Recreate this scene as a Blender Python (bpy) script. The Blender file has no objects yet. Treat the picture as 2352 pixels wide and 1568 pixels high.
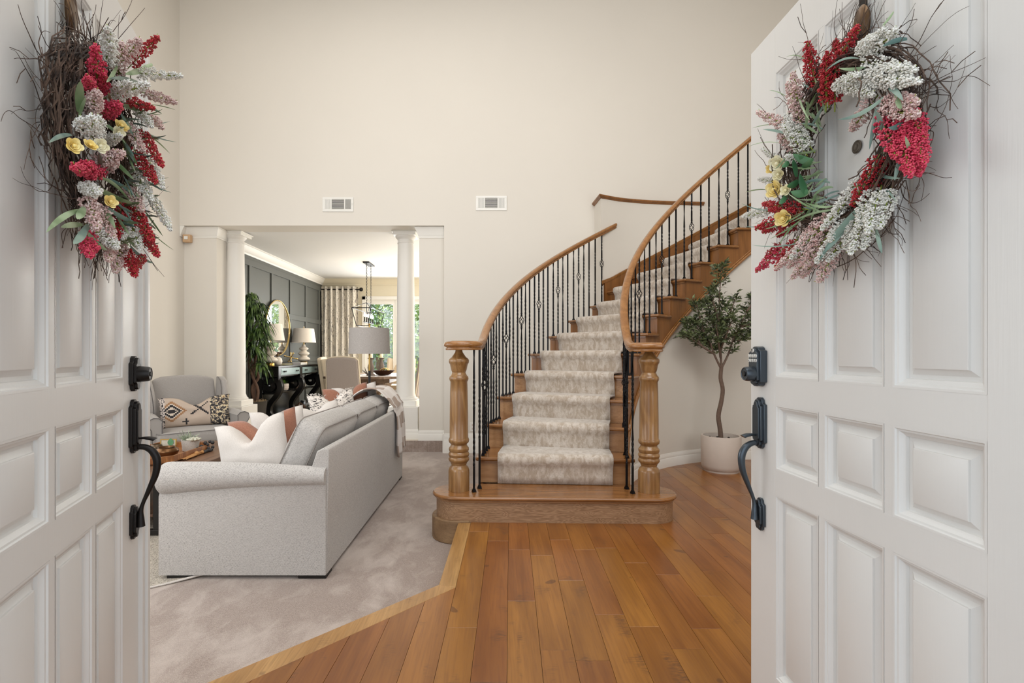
import bpy, math, random
from math import sin, cos, pi, radians as R, sqrt, atan2
from mathutils import Vector as V, Matrix, noise as mnoise
random.seed(7)
sc = bpy.context.scene
COL = sc.collection
# ---------------------------------------------------------------- camera, world, lights
F = 1130.0; CX = 1135.0; CY = 814.0; H = 1.17
cam_d = bpy.data.cameras.new('camera'); cam = bpy.data.objects.new('camera', cam_d); COL.objects.link(cam)
cam.location = (0, 0, H); cam.rotation_euler = (R(90), 0, 0)
cam_d.sensor_width = 36; cam_d.lens = F / 2352 * 36
cam_d.shift_x = (1176 - CX) / 2352; cam_d.shift_y = (CY - 784) / 2352
cam_d.clip_start = 0.02; cam_d.clip_end = 200
sc.camera = cam
vs = sc.view_settings
vs.view_transform = 'Standard'; vs.look = 'None'; vs.gamma = 1; vs.use_curve_mapping = False
vs.exposure = 0.16
W = bpy.data.worlds.new('world'); sc.world = W; W.use_nodes = True
wn = W.node_tree; wn.nodes.clear()
_o = wn.nodes.new('ShaderNodeOutputWorld'); _b = wn.nodes.new('ShaderNodeBackground')
_b.inputs[0].default_value = (0.86, 0.93, 1.0, 1); _b.inputs[1].default_value = 1.55
wn.links.new(_b.outputs[0], _o.inputs[0])
sc.cycles.max_bounces = 7; sc.cycles.diffuse_bounces = 4; sc.cycles.glossy_bounces = 3
sc.cycles.transmission_bounces = 4; sc.cycles.transparent_max_bounces = 6
sc.cycles.use_denoising = True
sc.cycles.caustics_reflective = False; sc.cycles.caustics_refractive = False

def area(name, loc, rot, sx, sy, power, col=(1, .96, .9), spread=180):
    l = bpy.data.lights.new(name, 'AREA'); l.shape = 'RECTANGLE'; l.size = sx; l.size_y = sy
    l.energy = power; l.color = col; l.spread = R(spread)
    o = bpy.data.objects.new(name, l); COL.objects.link(o); o.location = loc; o.rotation_euler = tuple(R(a) for a in rot)
    return o
def point(name, loc, power, col=(1, .8, .55), r=.03):
    l = bpy.data.lights.new(name, 'POINT'); l.energy = power; l.color = col; l.shadow_soft_size = r
    o = bpy.data.objects.new(name, l); COL.objects.link(o); o.location = loc
# added fill lamps at assumed, unseen windows; only the garden doors are real
area('entry_fill_light', (.6, .86, 4.6), (76, 0, 0), 3.6, 1.9, 95, (1, .99, .965))
area('living_fill_light', (-2.9, .86, 1.7), (86, 0, 0), 2.0, 2.0, 26, (1, .99, .97))
area('foyer_fill_light', (2.9, .86, 1.7), (86, 0, 0), 1.6, 2.0, 12, (1, .94, .86))
area('side_fill_light', (-4.12, 3.2, 1.9), (90, 0, -90), 3.0, 2.2, 26, (1, .99, .98))
area('garden_door_light', (-1.55, 11.2, 1.4), (-90, 0, 0), 2.6, 2.2, 95, (.97, .99, 1))
area('dining_fill_light', (.9, 9.2, 1.6), (90, 0, 90), 2.6, 2.0, 75, (1, .98, .94))  # extra dining fill; the wall behind it has no window
# added soft overhead fill for even brightness, no ceiling fixtures there
area('overhead_fill_light', (-1.5, 3.6, 6.0), (0, 0, 0), 3.5, 3.5, 52, (1, .96, .91))
area('foyer_overhead_fill', (2.6, 3.2, 6.0), (0, 0, 0), 2.5, 2.5, 18, (1, .92, .82))

# ---------------------------------------------------------------- helpers
def G(u, v, z=0.0):
    Y = (H - z) * F / (v - CY); return V(((u - CX) * Y / F, Y, z))
def P(u, v, Y):
    return V(((u - CX) * Y / F, Y, H - (v - CY) * Y / F))

class M:
    def __init__(s): s.v = []; s.f = []; s.uv = None
    def add(s, vs, fs):
        n = len(s.v); s.v += [tuple(a) for a in vs]; s.f += [tuple(i + n for i in f) for f in fs]; return s
    def box(s, x0, x1, y0, y1, z0, z1, mat=None):
        vs = [(x, y, z) for z in (z0, z1) for y in (y0, y1) for x in (x0, x1)]
        if mat is not None: vs = [mat @ V(a) for a in vs]
        return s.add(vs, [(0, 2, 3, 1), (4, 5, 7, 6), (0, 1, 5, 4), (2, 6, 7, 3), (0, 4, 6, 2), (1, 3, 7, 5)])
    def ring_loft(s, rings, cap0=True, cap1=True, closed=False):
        n = len(rings[0]); b = len(s.v)
        for r in rings: s.v += [tuple(p) for p in r]
        m = len(rings)
        for i in range(m if closed else m - 1):
            a = b + i * n; c = b + ((i + 1) % m) * n
            for j in range(n):
                k = (j + 1) % n
                s.f.append((a + j, a + k, c + k, c + j))
        if cap0 and not closed: s.f.append(tuple(b + j for j in reversed(range(n))))
        if cap1 and not closed: s.f.append(tuple(b + (m - 1) * n + j for j in range(n)))
        return s
    def lathe(s, prof, c=(0, 0, 0), seg=24, mat=None, cap=True):
        rings = []
        for r, z in prof:
            ring = [V((r * cos(2 * pi * i / seg), r * sin(2 * pi * i / seg), z)) for i in range(seg)]
            ring = [(mat @ p) if mat is not None else p + V(c) for p in ring]
            rings.append(ring)
        return s.ring_loft(rings, cap, cap)
    def tube(s, path, r, seg=6, cap=True, flat=None, up=None):
        path = [V(p) for p in path]; n = len(path); rings = []; prev = None
        for i, p in enumerate(path):
            t = (path[min(i + 1, n - 1)] - path[max(i - 1, 0)])
            if t.length < 1e-9: t = V((0, 0, 1))
            t.normalize()
            if prev is None:
                a = V(up) if up else (V((0, 0, 1)) if abs(t.z) < .9 else V((1, 0, 0)))
                x = (a - t * a.dot(t)).normalized()
            else:
                x = (prev - t * prev.dot(t))
                x = x.normalized() if x.length > 1e-6 else prev
            prev = x; y = t.cross(x)
            rr = r[i] if isinstance(r, (list, tuple)) else r
            fl = flat if flat else 1.0
            rings.append([p + x * (rr * cos(2 * pi * k / seg)) * fl + y * (rr * sin(2 * pi * k / seg)) for k in range(seg)])
        return s.ring_loft(rings, cap, cap)
    def sweep(s, path, prof, closed=False):
        """profile (side, up) swept along a path keeping 'up' vertical; side is to the right of travel"""
        path = [V(p) for p in path]; n = len(path); rings = []
        for i, p in enumerate(path):
            a = path[(i - 1) % n] if (closed or i > 0) else None
            b = path[(i + 1) % n] if (closed or i < n - 1) else None
            d1 = (p - a) if a is not None else (b - p); d2 = (b - p) if b is not None else (p - a)
            d1 = V((d1.x, d1.y, 0)).normalized(); d2 = V((d2.x, d2.y, 0)).normalized()
            t = (d1 + d2).normalized(); side = V((t.y, -t.x, 0))
            k = 1 / max(.35, t.dot(d1))
            rings.append([p + side * (q[0] * k) + V((0, 0, q[1])) for q in prof])
        return s.ring_loft(rings, closed=closed)
    def prism(s, poly, z0, z1):
        n = len(poly)
        vs = [(p[0], p[1], z0) for p in poly] + [(p[0], p[1], z1) for p in poly]
        fs = [tuple(reversed(range(n))), tuple(range(n, 2 * n))] + [(i, (i + 1) % n, n + (i + 1) % n, n + i) for i in range(n)]
        return s.add(vs, fs)
    def ball(s, c, r, seg=8, rings=6, sc_=(1, 1, 1)):
        prof = [(max(1e-4, sin(pi * i / rings)) * r, -cos(pi * i / rings) * r) for i in range(rings + 1)]
        b = len(s.v); s.lathe(prof, (0, 0, 0), seg)
        for i in range(b, len(s.v)):
            x, y, z = s.v[i]; s.v[i] = (x * sc_[0] + c[0], y * sc_[1] + c[1], z * sc_[2] + c[2])
        return s
    def xf(s, mat):
        s.v = [tuple(mat @ V(p)) for p in s.v]
        if mat.determinant() < 0: s.f = [tuple(reversed(f)) for f in s.f]
        return s
    def grid(s, fn, nu, nv, closed_u=False):
        b = len(s.v)
        for i in range(nu + 1):
            for j in range(nv + 1): s.v.append(tuple(fn(i / nu, j / nv)))
        for i in range(nu):
            for j in range(nv):
                a = b + i * (nv + 1) + j; s.f.append((a, a + nv + 1, a + nv + 2, a + 1))
        return s

def mesh_obj(name, m, mat, parent=None, smooth=40, bevel=0, solid=0, sub=0, mats=None, midx=None, label=None):
    if isinstance(m, M):
        me = bpy.data.meshes.new(name); me.from_pydata(m.v, [], m.f)
        me.validate(); me.update()
        if m.uv:
            uvl = me.uv_layers.new(name='UVMap')
            for l in me.loops: uvl.data[l.index].uv = m.uv[l.vertex_index]
        if smooth:
            me.shade_smooth()
            if smooth < 180: me.set_sharp_from_angle(angle=R(smooth))
    else: me = m
    if mats:
        for q in mats: me.materials.append(q)
        if midx:
            for i, p in enumerate(me.polygons): p.material_index = midx[i] if i < len(midx) else 0
    elif mat is not None and not me.materials: me.materials.append(mat)
    o = bpy.data.objects.new(name, me); COL.objects.link(o)
    if parent is not None:
        o.parent = parent; 
        o.matrix_parent_inverse = wm(parent).inverted()
    if bevel:
        b = o.modifiers.new('bevel', 'BEVEL'); b.width = bevel; b.segments = 2; b.limit_method = 'ANGLE'; b.angle_limit = R(40)
        b.harden_normals = False
    if solid:
        b = o.modifiers.new('solid', 'SOLIDIFY'); b.thickness = solid; b.offset = -1
    if sub:
        b = o.modifiers.new('sub', 'SUBSURF'); b.levels = sub; b.render_levels = sub
    if label: o['label'] = label
    return o
def wm(o):
    m = Matrix.LocRotScale(o.location, o.rotation_euler, o.scale)
    if o.parent: m = wm(o.parent) @ o.matrix_parent_inverse @ m
    return m
def thing(name, label, cat, loc=(0, 0, 0), rz=0, group=None):
    o = bpy.data.objects.new(name, None); COL.objects.link(o); o.location = loc; o.rotation_euler = (0, 0, rz)
    o.empty_display_size = .05
    o['label'] = label; o['category'] = cat
    if group: o['group'] = group
    return o
def local(parent):
    """matrix to author a part in its thing's own coordinates"""
    return wm(parent)
def part(name, m, mat, parent, loc=False, **k):
    """loc=True: mesh is authored in the thing's local space"""
    o = mesh_obj(name, m, mat, parent, **k)
    if loc: o.matrix_parent_inverse = Matrix.Identity(4)
    return o
def tag(o, label, cat, group=None):
    o['label'] = label; o['category'] = cat
    if group: o['group'] = group
    return o
def struct(name, m, mat, parent=None, **k):
    o = mesh_obj(name, m, mat, parent, **k)
    if parent is None: o['kind'] = 'structure'
    return o
def kids(o): return [c for c in COL.objects if c.parent == o]
def copy_tree(o, parent=None):
    c = o.copy(); COL.objects.link(c)
    if parent: c.parent = parent; c.matrix_parent_inverse = o.matrix_parent_inverse.copy()
    for ch in kids(o): copy_tree(ch, c)
    return c

# ---------------------------------------------------------------- materials
def srgb(r, g, b):
    f = lambda c: (c / 255 / 12.92) if c / 255 <= .04045 else ((c / 255 + .055) / 1.055) ** 2.4
    return (f(r), f(g), f(b), 1)
class N:
    def __init__(s, name):
        s.m = bpy.data.materials.new(name); s.m.use_nodes = True; s.t = s.m.node_tree
        s.bsdf = s.t.nodes['Principled BSDF']
    def n(s, typ, **k):
        q = s.t.nodes.new(typ)
        for a, b in k.items():
            if hasattr(q, a): setattr(q, a, b)
        return q
    def set(s, q, name, val):
        i = q.inputs[name]
        if hasattr(val, 'node') or isinstance(val, bpy.types.NodeSocket): s.t.links.new(val, i)
        else: i.default_value = val
    def coord(s, kind='Object'): return s.n('ShaderNodeTexCoord').outputs[kind]
    def mapping(s, src, scale=(1, 1, 1), rot=(0, 0, 0), loc=(0, 0, 0)):
        q = s.n('ShaderNodeMapping'); s.set(q, 'Vector', src); q.inputs['Scale'].default_value = scale
        q.inputs['Rotation'].default_value = tuple(R(a) for a in rot); q.inputs['Location'].default_value = loc; return q.outputs[0]
    def noise(s, vec, scale=5, detail=3, rough=.5, dist=0):
        q = s.n('ShaderNodeTexNoise'); s.set(q, 'Vector', vec); q.inputs['Scale'].default_value = scale
        q.inputs['Detail'].default_value = detail; q.inputs['Roughness'].default_value = rough; q.inputs['Distortion'].default_value = dist
        return q.outputs[0]
    def ramp(s, fac, stops):
        q = s.n('ShaderNodeValToRGB'); s.set(q, 'Fac', fac); e = q.color_ramp.elements
        while len(e) < len(stops): e.new(.5)
        for i, (p, c) in enumerate(stops):
            e[i].position = p; e[i].color = c if len(c) == 4 else (*c, 1)
        return q.outputs[0]
    def mix(s, fac, a, b, mode='MIX'):
        q = s.n('ShaderNodeMix'); q.data_type = 'RGBA'; q.blend_type = mode
        s.set(q, 0, fac); 
        for i, x in ((6, a), (7, b)):
            if isinstance(x, bpy.types.NodeSocket): s.t.links.new(x, q.inputs[i])
            else: q.inputs[i].default_value = x
        return q.outputs[2]
    def math(s, op, a, b=0.0, c=None):
        q = s.n('ShaderNodeMath'); q.operation = op
        for i, x in enumerate((a, b) if c is None else (a, b, c)):
            if isinstance(x, bpy.types.NodeSocket): s.t.links.new(x, q.inputs[i])
            else: q.inputs[i].default_value = x
        return q.outputs[0]
    def bump(s, h, strength=.2, dist=.01):
        q = s.n('ShaderNodeBump'); s.set(q, 'Height', h); q.inputs['Strength'].default_value = strength
        q.inputs['Distance'].default_value = dist; s.t.links.new(q.outputs[0], s.bsdf.inputs['Normal'])
    def out(s, col=None, rough=.5, metal=0, spec=.5, coat=0, sheen=0, coatr=.1, trans=0, emis=None, es=0):
        b = s.bsdf.inputs
        if col is not None: s.set(s.bsdf, 'Base Color', col)
        s.set(s.bsdf, 'Roughness', rough); b['Metallic'].default_value = metal; b['Specular IOR Level'].default_value = spec
        b['Coat Weight'].default_value = coat; b['Coat Roughness'].default_value = coatr
        b['Sheen Weight'].default_value = sheen; b['Transmission Weight'].default_value = trans
        if emis: b['Emission Color'].default_value = emis; b['Emission Strength'].default_value = es
        return s.m
def plain(name, col, rough=.5, metal=0, var=.06, scale=30, bump=.05, **k):
    q = N(name); c = q.coord(); nz = q.noise(c, scale, 3)
    dark = tuple(x * (1 - var * 2) for x in col[:3]) + (1,)
    col2 = q.mix(nz, dark, col)
    if bump: q.bump(nz, bump, .004)
    return q.out(col2, rough, metal, **k)
def paint(name, col, rough=.6, big=.03, bump=.06, bs=90):
    q = N(name); c = q.coord(); a = q.noise(c, .8, 3)
    dark = tuple(x * (1 - big * 2) for x in col[:3]) + (1,)
    q.bump(q.noise(c, bs, 3), bump, .003)
    return q.out(q.mix(a, dark, col), rough)
def doorpaint():
    q = N('door_paint'); c = q.coord()
    g = q.noise(q.mapping(c, (220, 220, 6)), 1, 3)
    a = q.noise(c, 2.5, 4)
    col = q.mix(a, srgb(217, 216, 213), srgb(229, 228, 225))
    q.bump(g, .16, .0015)
    return q.out(col, .34)
def fabric(name, c1, c2, scale=260, rough=.9, sheen=.2, bump=.25, big=None, stretch=(1, 1, 1)):
    q = N(name); c = q.coord(); m = q.mapping(c, stretch)
    a = q.noise(m, scale, 2); col = q.mix(q.ramp(a, [(.35, (0, 0, 0)), (.65, (1, 1, 1))]), c1, c2)
    if big: col = q.mix(q.ramp(q.noise(c, big[1], 4), [(.35, (0, 0, 0)), (.65, (1, 1, 1))]), col, big[0], 'MULTIPLY')
    q.bump(a, bump, .002)
    return q.out(col, rough, sheen=sheen)
def herringbone(name, ca, cb):
    q = N(name); c = q.coord(); sp = q.n('ShaderNodeSeparateXYZ'); q.t.links.new(c, sp.inputs[0])
    hx = q.math('ADD', sp.outputs[0], sp.outputs[1])
    tri = q.math('PINGPONG', hx, .0085)
    t = q.math('ADD', sp.outputs[2], q.math('MULTIPLY', tri, .9))
    w = q.math('SINE', q.math('MULTIPLY', t, 2 * pi / .0072))
    nz = q.noise(q.mapping(c, (90, 90, 230)), 1, 3, .7)
    k = q.math('ADD', q.math('MULTIPLY', w, .22), nz)
    fac = q.ramp(k, [(.16, (1, 1, 1)), (.42, (0, 0, 0))])
    nz2 = q.noise(c, 320, 2)
    col = q.mix(fac, ca, cb)
    col = q.mix(q.ramp(nz2, [(.35, (0, 0, 0)), (.6, (1, 1, 1))]), q.mix(.35, col, cb), col)
    q.bump(k, .25, .0015)
    return q.out(col, .9, sheen=.15)
def wood(name, c1, c2, axis='Y', scale=1, rough=.35, coat=.3, ring=0.5, dark=None, rnd=0, spots=0):
    q = N(name); c = q.coord()
    if rnd:
        oi = q.n('ShaderNodeObjectInfo'); v = q.n('ShaderNodeVectorMath'); v.operation = 'ADD'
        q.t.links.new(c, v.inputs[0])
        cm = q.n('ShaderNodeCombineXYZ')
        q.t.links.new(q.math('MULTIPLY', oi.outputs['Random'], 37.0), cm.inputs[0]); q.t.links.new(q.math('MULTIPLY', oi.outputs['Random'], 91.0), cm.inputs[1])
        q.t.links.new(cm.outputs[0], v.inputs[1]); c = v.outputs[0]
    S = {'X': (2, 40, 40), 'Y': (40, 2, 40), 'Z': (40, 40, 2)}[axis]; S = tuple(x * scale for x in S)
    S2 = tuple(x * (.12 if x > 10 * scale else .5) for x in S)
    warp = q.noise(q.mapping(c, S2), 1, 2, .5, .4)
    g = q.noise(q.mapping(c, S), 1, 5, .65, .6)
    fine = q.noise(q.mapping(c, tuple(x * 5 for x in S)), 1, 2)
    w = q.math('SINE', q.math('MULTIPLY', q.math('ADD', warp, q.math('MULTIPLY', g, .12)), 60.0 * ring))
    k = q.math('ADD', q.math('MULTIPLY', g, .7), q.math('MULTIPLY', w, .12))
    col = q.mix(q.ramp(k, [(.18, (0, 0, 0)), (.62, (1, 1, 1))]), c1, c2)
    col = q.mix(q.math('MULTIPLY', q.ramp(fine, [(.46, (0, 0, 0)), (.72, (1, 1, 1))]), .45 if rnd else .35), col, dark or tuple(x * .55 for x in c1[:3]) + (1,))
    if rnd:
        h = q.n('ShaderNodeHueSaturation'); q.t.links.new(col, h.inputs['Color'])
        q.t.links.new(q.math('ADD', .5 - .006, q.math('MULTIPLY', oi.outputs['Random'], .012)), h.inputs['Hue'])
        q.t.links.new(q.math('ADD', 1 - rnd, q.math('MULTIPLY', oi.outputs['Random'], 2 * rnd)), h.inputs['Value']); col = h.outputs[0]
    if spots:
        sp = q.noise(q.mapping(c, (7, 5, 7)), 1, 2, .5, .6); fi = q.noise(q.mapping(c, (30, 160, 30)), 1, 3, .6)
        f = q.math('MULTIPLY', q.ramp(sp, [(.60, (0, 0, 0)), (.72, (1, 1, 1))]), q.ramp(fi, [(.42, (0, 0, 0)), (.60, (1, 1, 1))]))
        col = q.mix(q.math('MULTIPLY', f, spots), col, srgb(92, 58, 34))
        kn = q.noise(q.mapping(c, (9, 9, 9)), 1, 1); col = q.mix(q.math('MULTIPLY', q.ramp(kn, [(.74, (0, 0, 0)), (.77, (1, 1, 1))]), .6), col, srgb(80, 45, 24))
    q.bump(g, .08, .002)
    return q.out(col, rough, coat=coat, coatr=.18)
MAT = {}
MAT['wall'] = paint('wall_paint', srgb(222, 216, 206), .7)
MAT['wall_din'] = paint('dining_wall_paint', srgb(226, 216, 192), .7)
MAT['ceil'] = paint('ceiling_paint', srgb(232, 231, 228), .8)
MAT['trim'] = paint('trim_paint', srgb(236, 233, 226), .4, .01, .02)
MAT['col'] = paint('column_paint', srgb(228, 224, 217), .45, .02, .02)
MAT['door'] = doorpaint()
MAT['dark_wall'] = paint('charcoal_panel_paint', srgb(94, 96, 92), .5, .03, .02)
MAT['oak'] = wood('oak_turned', srgb(130, 92, 52), srgb(168, 128, 80), 'Z', 1.4, .3, .35)
MAT['oakx'] = wood('oak_pale', srgb(132, 100, 72), srgb(178, 144, 112), 'X', 2.6, .45, .1, 2.2, srgb(120, 86, 60))
MAT['oakr'] = wood('oak_riser', srgb(144, 102, 64), srgb(178, 136, 94), 'X', 1, .4, .2)
MAT['tread'] = wood('oak_tread', srgb(126, 82, 42), srgb(160, 110, 62), 'X', 1, .25, .4)
MAT['stringer'] = wood('oak_stringer', srgb(120, 76, 34), srgb(150, 98, 48), 'Z', .7, .4, .2)
MAT['rail'] = wood('oak_handrail', srgb(140, 92, 46), srgb(162, 112, 60), 'Y', 1.6, .25, .5)
MAT['plank'] = wood('maple_plank', srgb(128, 78, 28), srgb(162, 106, 46), 'Y', .5, .30, .2, .35, srgb(112, 64, 30), rnd=.09, spots=.85)
MAT['border'] = wood('maple_border', srgb(158, 114, 66), srgb(188, 144, 92), 'Y', .6, .35, .2, .4, rnd=.04, spots=.35)
MAT['plinth'] = wood('worn_oak_plinth', srgb(122, 94, 66), srgb(158, 128, 94), 'X', .8, .6, 0)
MAT['iron'] = plain('black_iron', srgb(26, 26, 28), .38, .7, bump=.02, spec=.5)
MAT['bronze'] = plain('dark_bronze', srgb(38, 35, 34), .36, .6, scale=60)
MAT['bronze_b'] = plain('blue_grey_bronze', srgb(78, 86, 94), .30, .75, scale=60)
def carpet(name, c1, c2, c3):
    q = N(name); c = q.coord()
    a = q.noise(q.mapping(c, (1, 1, 1)), 260, 2); d = q.noise(q.mapping(c, (70, 160, 1), (0, 0, 20)), 1, 3, .6)
    b = q.noise(q.mapping(c, (1, .5, 1), (0, 0, 30)), 1.7, 3, .5, .9)
    e = q.noise(q.mapping(c, (1, .6, 1), (0, 0, 25)), 9, 4, .65, .6)
    b = q.math('ADD', q.math('MULTIPLY', b, .62), q.math('MULTIPLY', e, .38))
    col = q.mix(q.ramp(a, [(.32, (0, 0, 0)), (.62, (1, 1, 1))]), c1, c2)
    col = q.mix(q.math('MULTIPLY', q.ramp(d, [(.4, (0, 0, 0)), (.65, (1, 1, 1))]), .5), col, c1)
    col = q.mix(q.math('MULTIPLY', q.ramp(b, [(.45, (0, 0, 0)), (.60, (1, 1, 1))]), .6), col, c3)
    q.bump(q.math('ADD', a, q.math('MULTIPLY', b, 1.5)), .35, .006)
    return q.out(col, .95, sheen=.35)
MAT['carpet'] = carpet('taupe_carpet', srgb(120, 103, 93), srgb(176, 159, 148), srgb(200, 187, 178))
MAT['carpet_d'] = carpet('beige_carpet', srgb(186, 170, 146), srgb(206, 190, 168), srgb(212, 198, 178))
def runner_mat():
    q = N('runner_pile'); c = q.coord()
    a = q.noise(q.mapping(c, (330, 330, 120)), 1, 2); b = q.noise(q.mapping(c, (26, 26, 13)), 1, 4, .6, .5)
    col = q.mix(q.ramp(b, [(.40, (0, 0, 0)), (.60, (1, 1, 1))]), srgb(178, 162, 145), srgb(210, 200, 189))
    col = q.mix(q.math('MULTIPLY', q.ramp(a, [(.4, (0, 0, 0)), (.7, (1, 1, 1))]), .45), col, srgb(150, 138, 122))
    q.bump(a, .5, .004)
    return q.out(col, .9, sheen=.5)
MAT['runner'] = runner_mat()
MAT['sofa'] = herringbone('sofa_herringbone', srgb(200, 196, 192), srgb(112, 107, 104))
MAT['sofa_pipe'] = fabric('sofa_piping', srgb(120, 112, 106), srgb(160, 152, 146))
MAT['chair'] = fabric('grey_linen', srgb(150, 144, 140), srgb(172, 167, 162), 400)
MAT['pipe_d'] = fabric('dark_piping', srgb(84, 80, 80), srgb(110, 106, 104))
MAT['white_linen'] = fabric('white_linen', srgb(202, 195, 189), srgb(222, 216, 210), 300, stretch=(1, 1, 2.5))
MAT['rust'] = fabric('rust_velvet', srgb(142, 94, 74), srgb(162, 112, 90), 220)
MAT['black'] = plain('black_lacquer', srgb(16, 15, 15), .25, 0, spec=.6)
MAT['black_m'] = plain('black_wood_feet', srgb(20, 18, 17), .45)
MAT['tealp'] = plain('pale_drawer_front', srgb(150, 172, 172), .3)
MAT['brass'] = plain('brass', srgb(190, 154, 84), .28, .95)
MAT['gold'] = plain('gold', srgb(206, 178, 118), .25, .9)
MAT['ceramic'] = plain('white_ceramic', srgb(226, 216, 202), .3, var=.02)
MAT['shade_w'] = fabric('white_lampshade', srgb(226, 216, 204), srgb(238, 230, 218), 300, sheen=0)
MAT['shade_g'] = fabric('grey_linen_shade', srgb(158, 152, 147), srgb(178, 172, 167), 200, sheen=0)
MAT['din'] = fabric('taupe_chair_linen', srgb(150, 138, 130), srgb(168, 156, 148), 300)
MAT['cream'] = fabric('cream_linen', srgb(202, 186, 160), srgb(220, 205, 182), 300)
MAT['tablew'] = wood('grey_oak_table', srgb(110, 88, 70), srgb(150, 126, 104), 'Y', .8, .5, .1)
MAT['coffee'] = wood('walnut_table', srgb(86, 60, 44), srgb(132, 96, 70), 'Y', .8, .4, .2)
MAT['traywood'] = wood('acacia_tray', srgb(128, 78, 38), srgb(182, 122, 66), 'Z', 1, .45, .15, 1)
MAT['mirror'] = plain('mirror_glass', (.9, .92, .9, 1), .02, 1, var=0, bump=0)
MAT['bark'] = plain('bark', srgb(122, 100, 86), .85, 0, .25, 40, .5)
MAT['bark_r'] = plain('reddish_bark', srgb(112, 82, 64), .8, 0, .3, 30, .5)
MAT['pot'] = plain('sand_plaster_pot', srgb(206, 193, 182), .8, 0, .05, 12, .15)
MAT['soil'] = plain('dark_soil', srgb(44, 36, 30), .95, 0, .3, 80, .8)
def leafmat(name, c1, c2, scale=8, rough=.45):
    q = N(name); c = q.coord(); a = q.noise(c, scale, 2)
    return q.out(q.mix(q.ramp(a, [(.35, (0, 0, 0)), (.65, (1, 1, 1))]), c1, c2), rough)
MAT['olive'] = leafmat('olive_leaf', srgb(42, 52, 34), srgb(116, 128, 84), 25)
MAT['dracaena'] = leafmat('dracaena_leaf', srgb(26, 50, 26), srgb(96, 122, 56), 14)
MAT['grass'] = leafmat('wreath_grass_leaf', srgb(96, 124, 78), srgb(166, 186, 148), 12)
MAT['sage'] = leafmat('sage_blue_leaf', srgb(84, 116, 110), srgb(148, 172, 158), 10)
MAT['broad'] = leafmat('broad_green_leaf', srgb(44, 96, 56), srgb(84, 138, 92), 10)
MAT['succ'] = leafmat('succulent_leaf', srgb(96, 112, 92), srgb(176, 184, 160), 30)
def twigmat():
    q = N('grapevine_twig'); c = q.coord(); a = q.noise(c, 30, 3)
    return q.out(q.mix(q.ramp(a, [(.35, (0, 0, 0)), (.65, (1, 1, 1))]), srgb(44, 33, 28), srgb(104, 82, 68)), .8)
MAT['twig'] = twigmat()
def berry(name, c1, c2):
    q = N(name); c = q.coord(); a = q.noise(c, 90, 2)
    return q.out(q.mix(q.ramp(a, [(.35, (0, 0, 0)), (.65, (1, 1, 1))]), c1, c2), .5)
BER = {'w': berry('white_berry', srgb(222, 220, 210), srgb(246, 246, 242)), 'b': berry('blush_berry', srgb(206, 160, 156), srgb(240, 224, 218)),
       'r': berry('crimson_berry', srgb(158, 24, 36), srgb(208, 56, 66)), 'p': berry('rose_red_berry', srgb(190, 30, 66), srgb(226, 84, 110))}
MAT['stem'] = leafmat('lime_stem', srgb(120, 140, 40), srgb(164, 180, 74), 30)
MAT['yellow'] = leafmat('yellow_petal', srgb(244, 214, 118), srgb(250, 234, 170), 30)
MAT['creamp'] = leafmat('cream_petal', srgb(238, 228, 180), srgb(250, 246, 222), 20)
MAT['white_p'] = plain('white_plastic', srgb(232, 230, 224), .4, var=.01, bump=0)
MAT['sensor'] = plain('beige_plastic', srgb(200, 164, 126), .45, var=.02, bump=0)
MAT['dark'] = plain('dark_void', srgb(60, 56, 50), .7)
MAT['bulb'] = N('lit_bulb').out((1, .9, .7, 1), .4, emis=(1, .86, .62, 1), es=14)
MAT['glass'] = None
q = N('window_glass'); q.t.nodes.remove(q.bsdf)
_g = q.t.nodes.new('ShaderNodeBsdfGlossy'); _g.inputs['Roughness'].default_value = .02
_tr = q.t.nodes.new('ShaderNodeBsdfTransparent'); _tr.inputs[0].default_value = (.96, .98, .97, 1)
_mx = q.t.nodes.new('ShaderNodeMixShader'); _mx.inputs[0].default_value = .06
q.t.links.new(_tr.outputs[0], _mx.inputs[1]); q.t.links.new(_g.outputs[0], _mx.inputs[2])
q.t.links.new(_mx.outputs[0], q.t.nodes['Material Output'].inputs[0]); MAT['glass'] = q.m
# ---------------------------------------------------------------- stair geometry
CI = V((2.9392, 3.5774)); RI = 1.8799; CO = V((3.1175, 3.5541)); RO = 3.269
A0 = R(3.949); DA = R(7.1267); RISE = .1998; Z1 = .181
WPATH = [V(p) for p in ((1.36, 6.27), (1.62, 6.40), (1.95, 6.49), (2.35, 6.55), (2.8, 6.58), (3.4, 6.585), (5.2, 6.585))]
def ang(k): return A0 + (k - 2) * DA
def inner(k, off=0.0):
    a = ang(k); return V((CI.x - (RI + off) * cos(a), CI.y + (RI + off) * sin(a)))
def outer(k, off=0.0):
    """off > 0 moves towards the inside of the flight"""
    a = ang(k); p = V((CO.x - (RO - off) * cos(a), CO.y + (RO - off) * sin(a)))
    if k < 9.55: return p
    d = V((-cos(a), sin(a))); o = CI
    for i in range(len(WPATH) - 1):
        A = WPATH[i]; B = WPATH[i + 1]; e = B - A
        den = d.x * e.y - d.y * e.x
        if abs(den) < 1e-9: continue
        w = A - o; t = (w.x * e.y - w.y * e.x) / den; s = (w.x * d.y - w.y * d.x) / den
        if -0.001 <= s <= 1.001 and t > 0: return o + d * (t - off)
    return p
def znose(k): return Z1 + (k - 1) * RISE
def XY(k, t): return inner(k).lerp(outer(k), t)
def front(k, t, d):
    """point d metres in front of nosing k (down the stair), at fraction t from the inner end"""
    i = inner(k); o = outer(k); u = (o - i).normalized(); n = V((u.y, -u.x))
    if n.dot(V((sin(ang(k)), cos(ang(k))))) > 0: n = -n
    return i.lerp(o, t) + n * d
KT = 17
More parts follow.
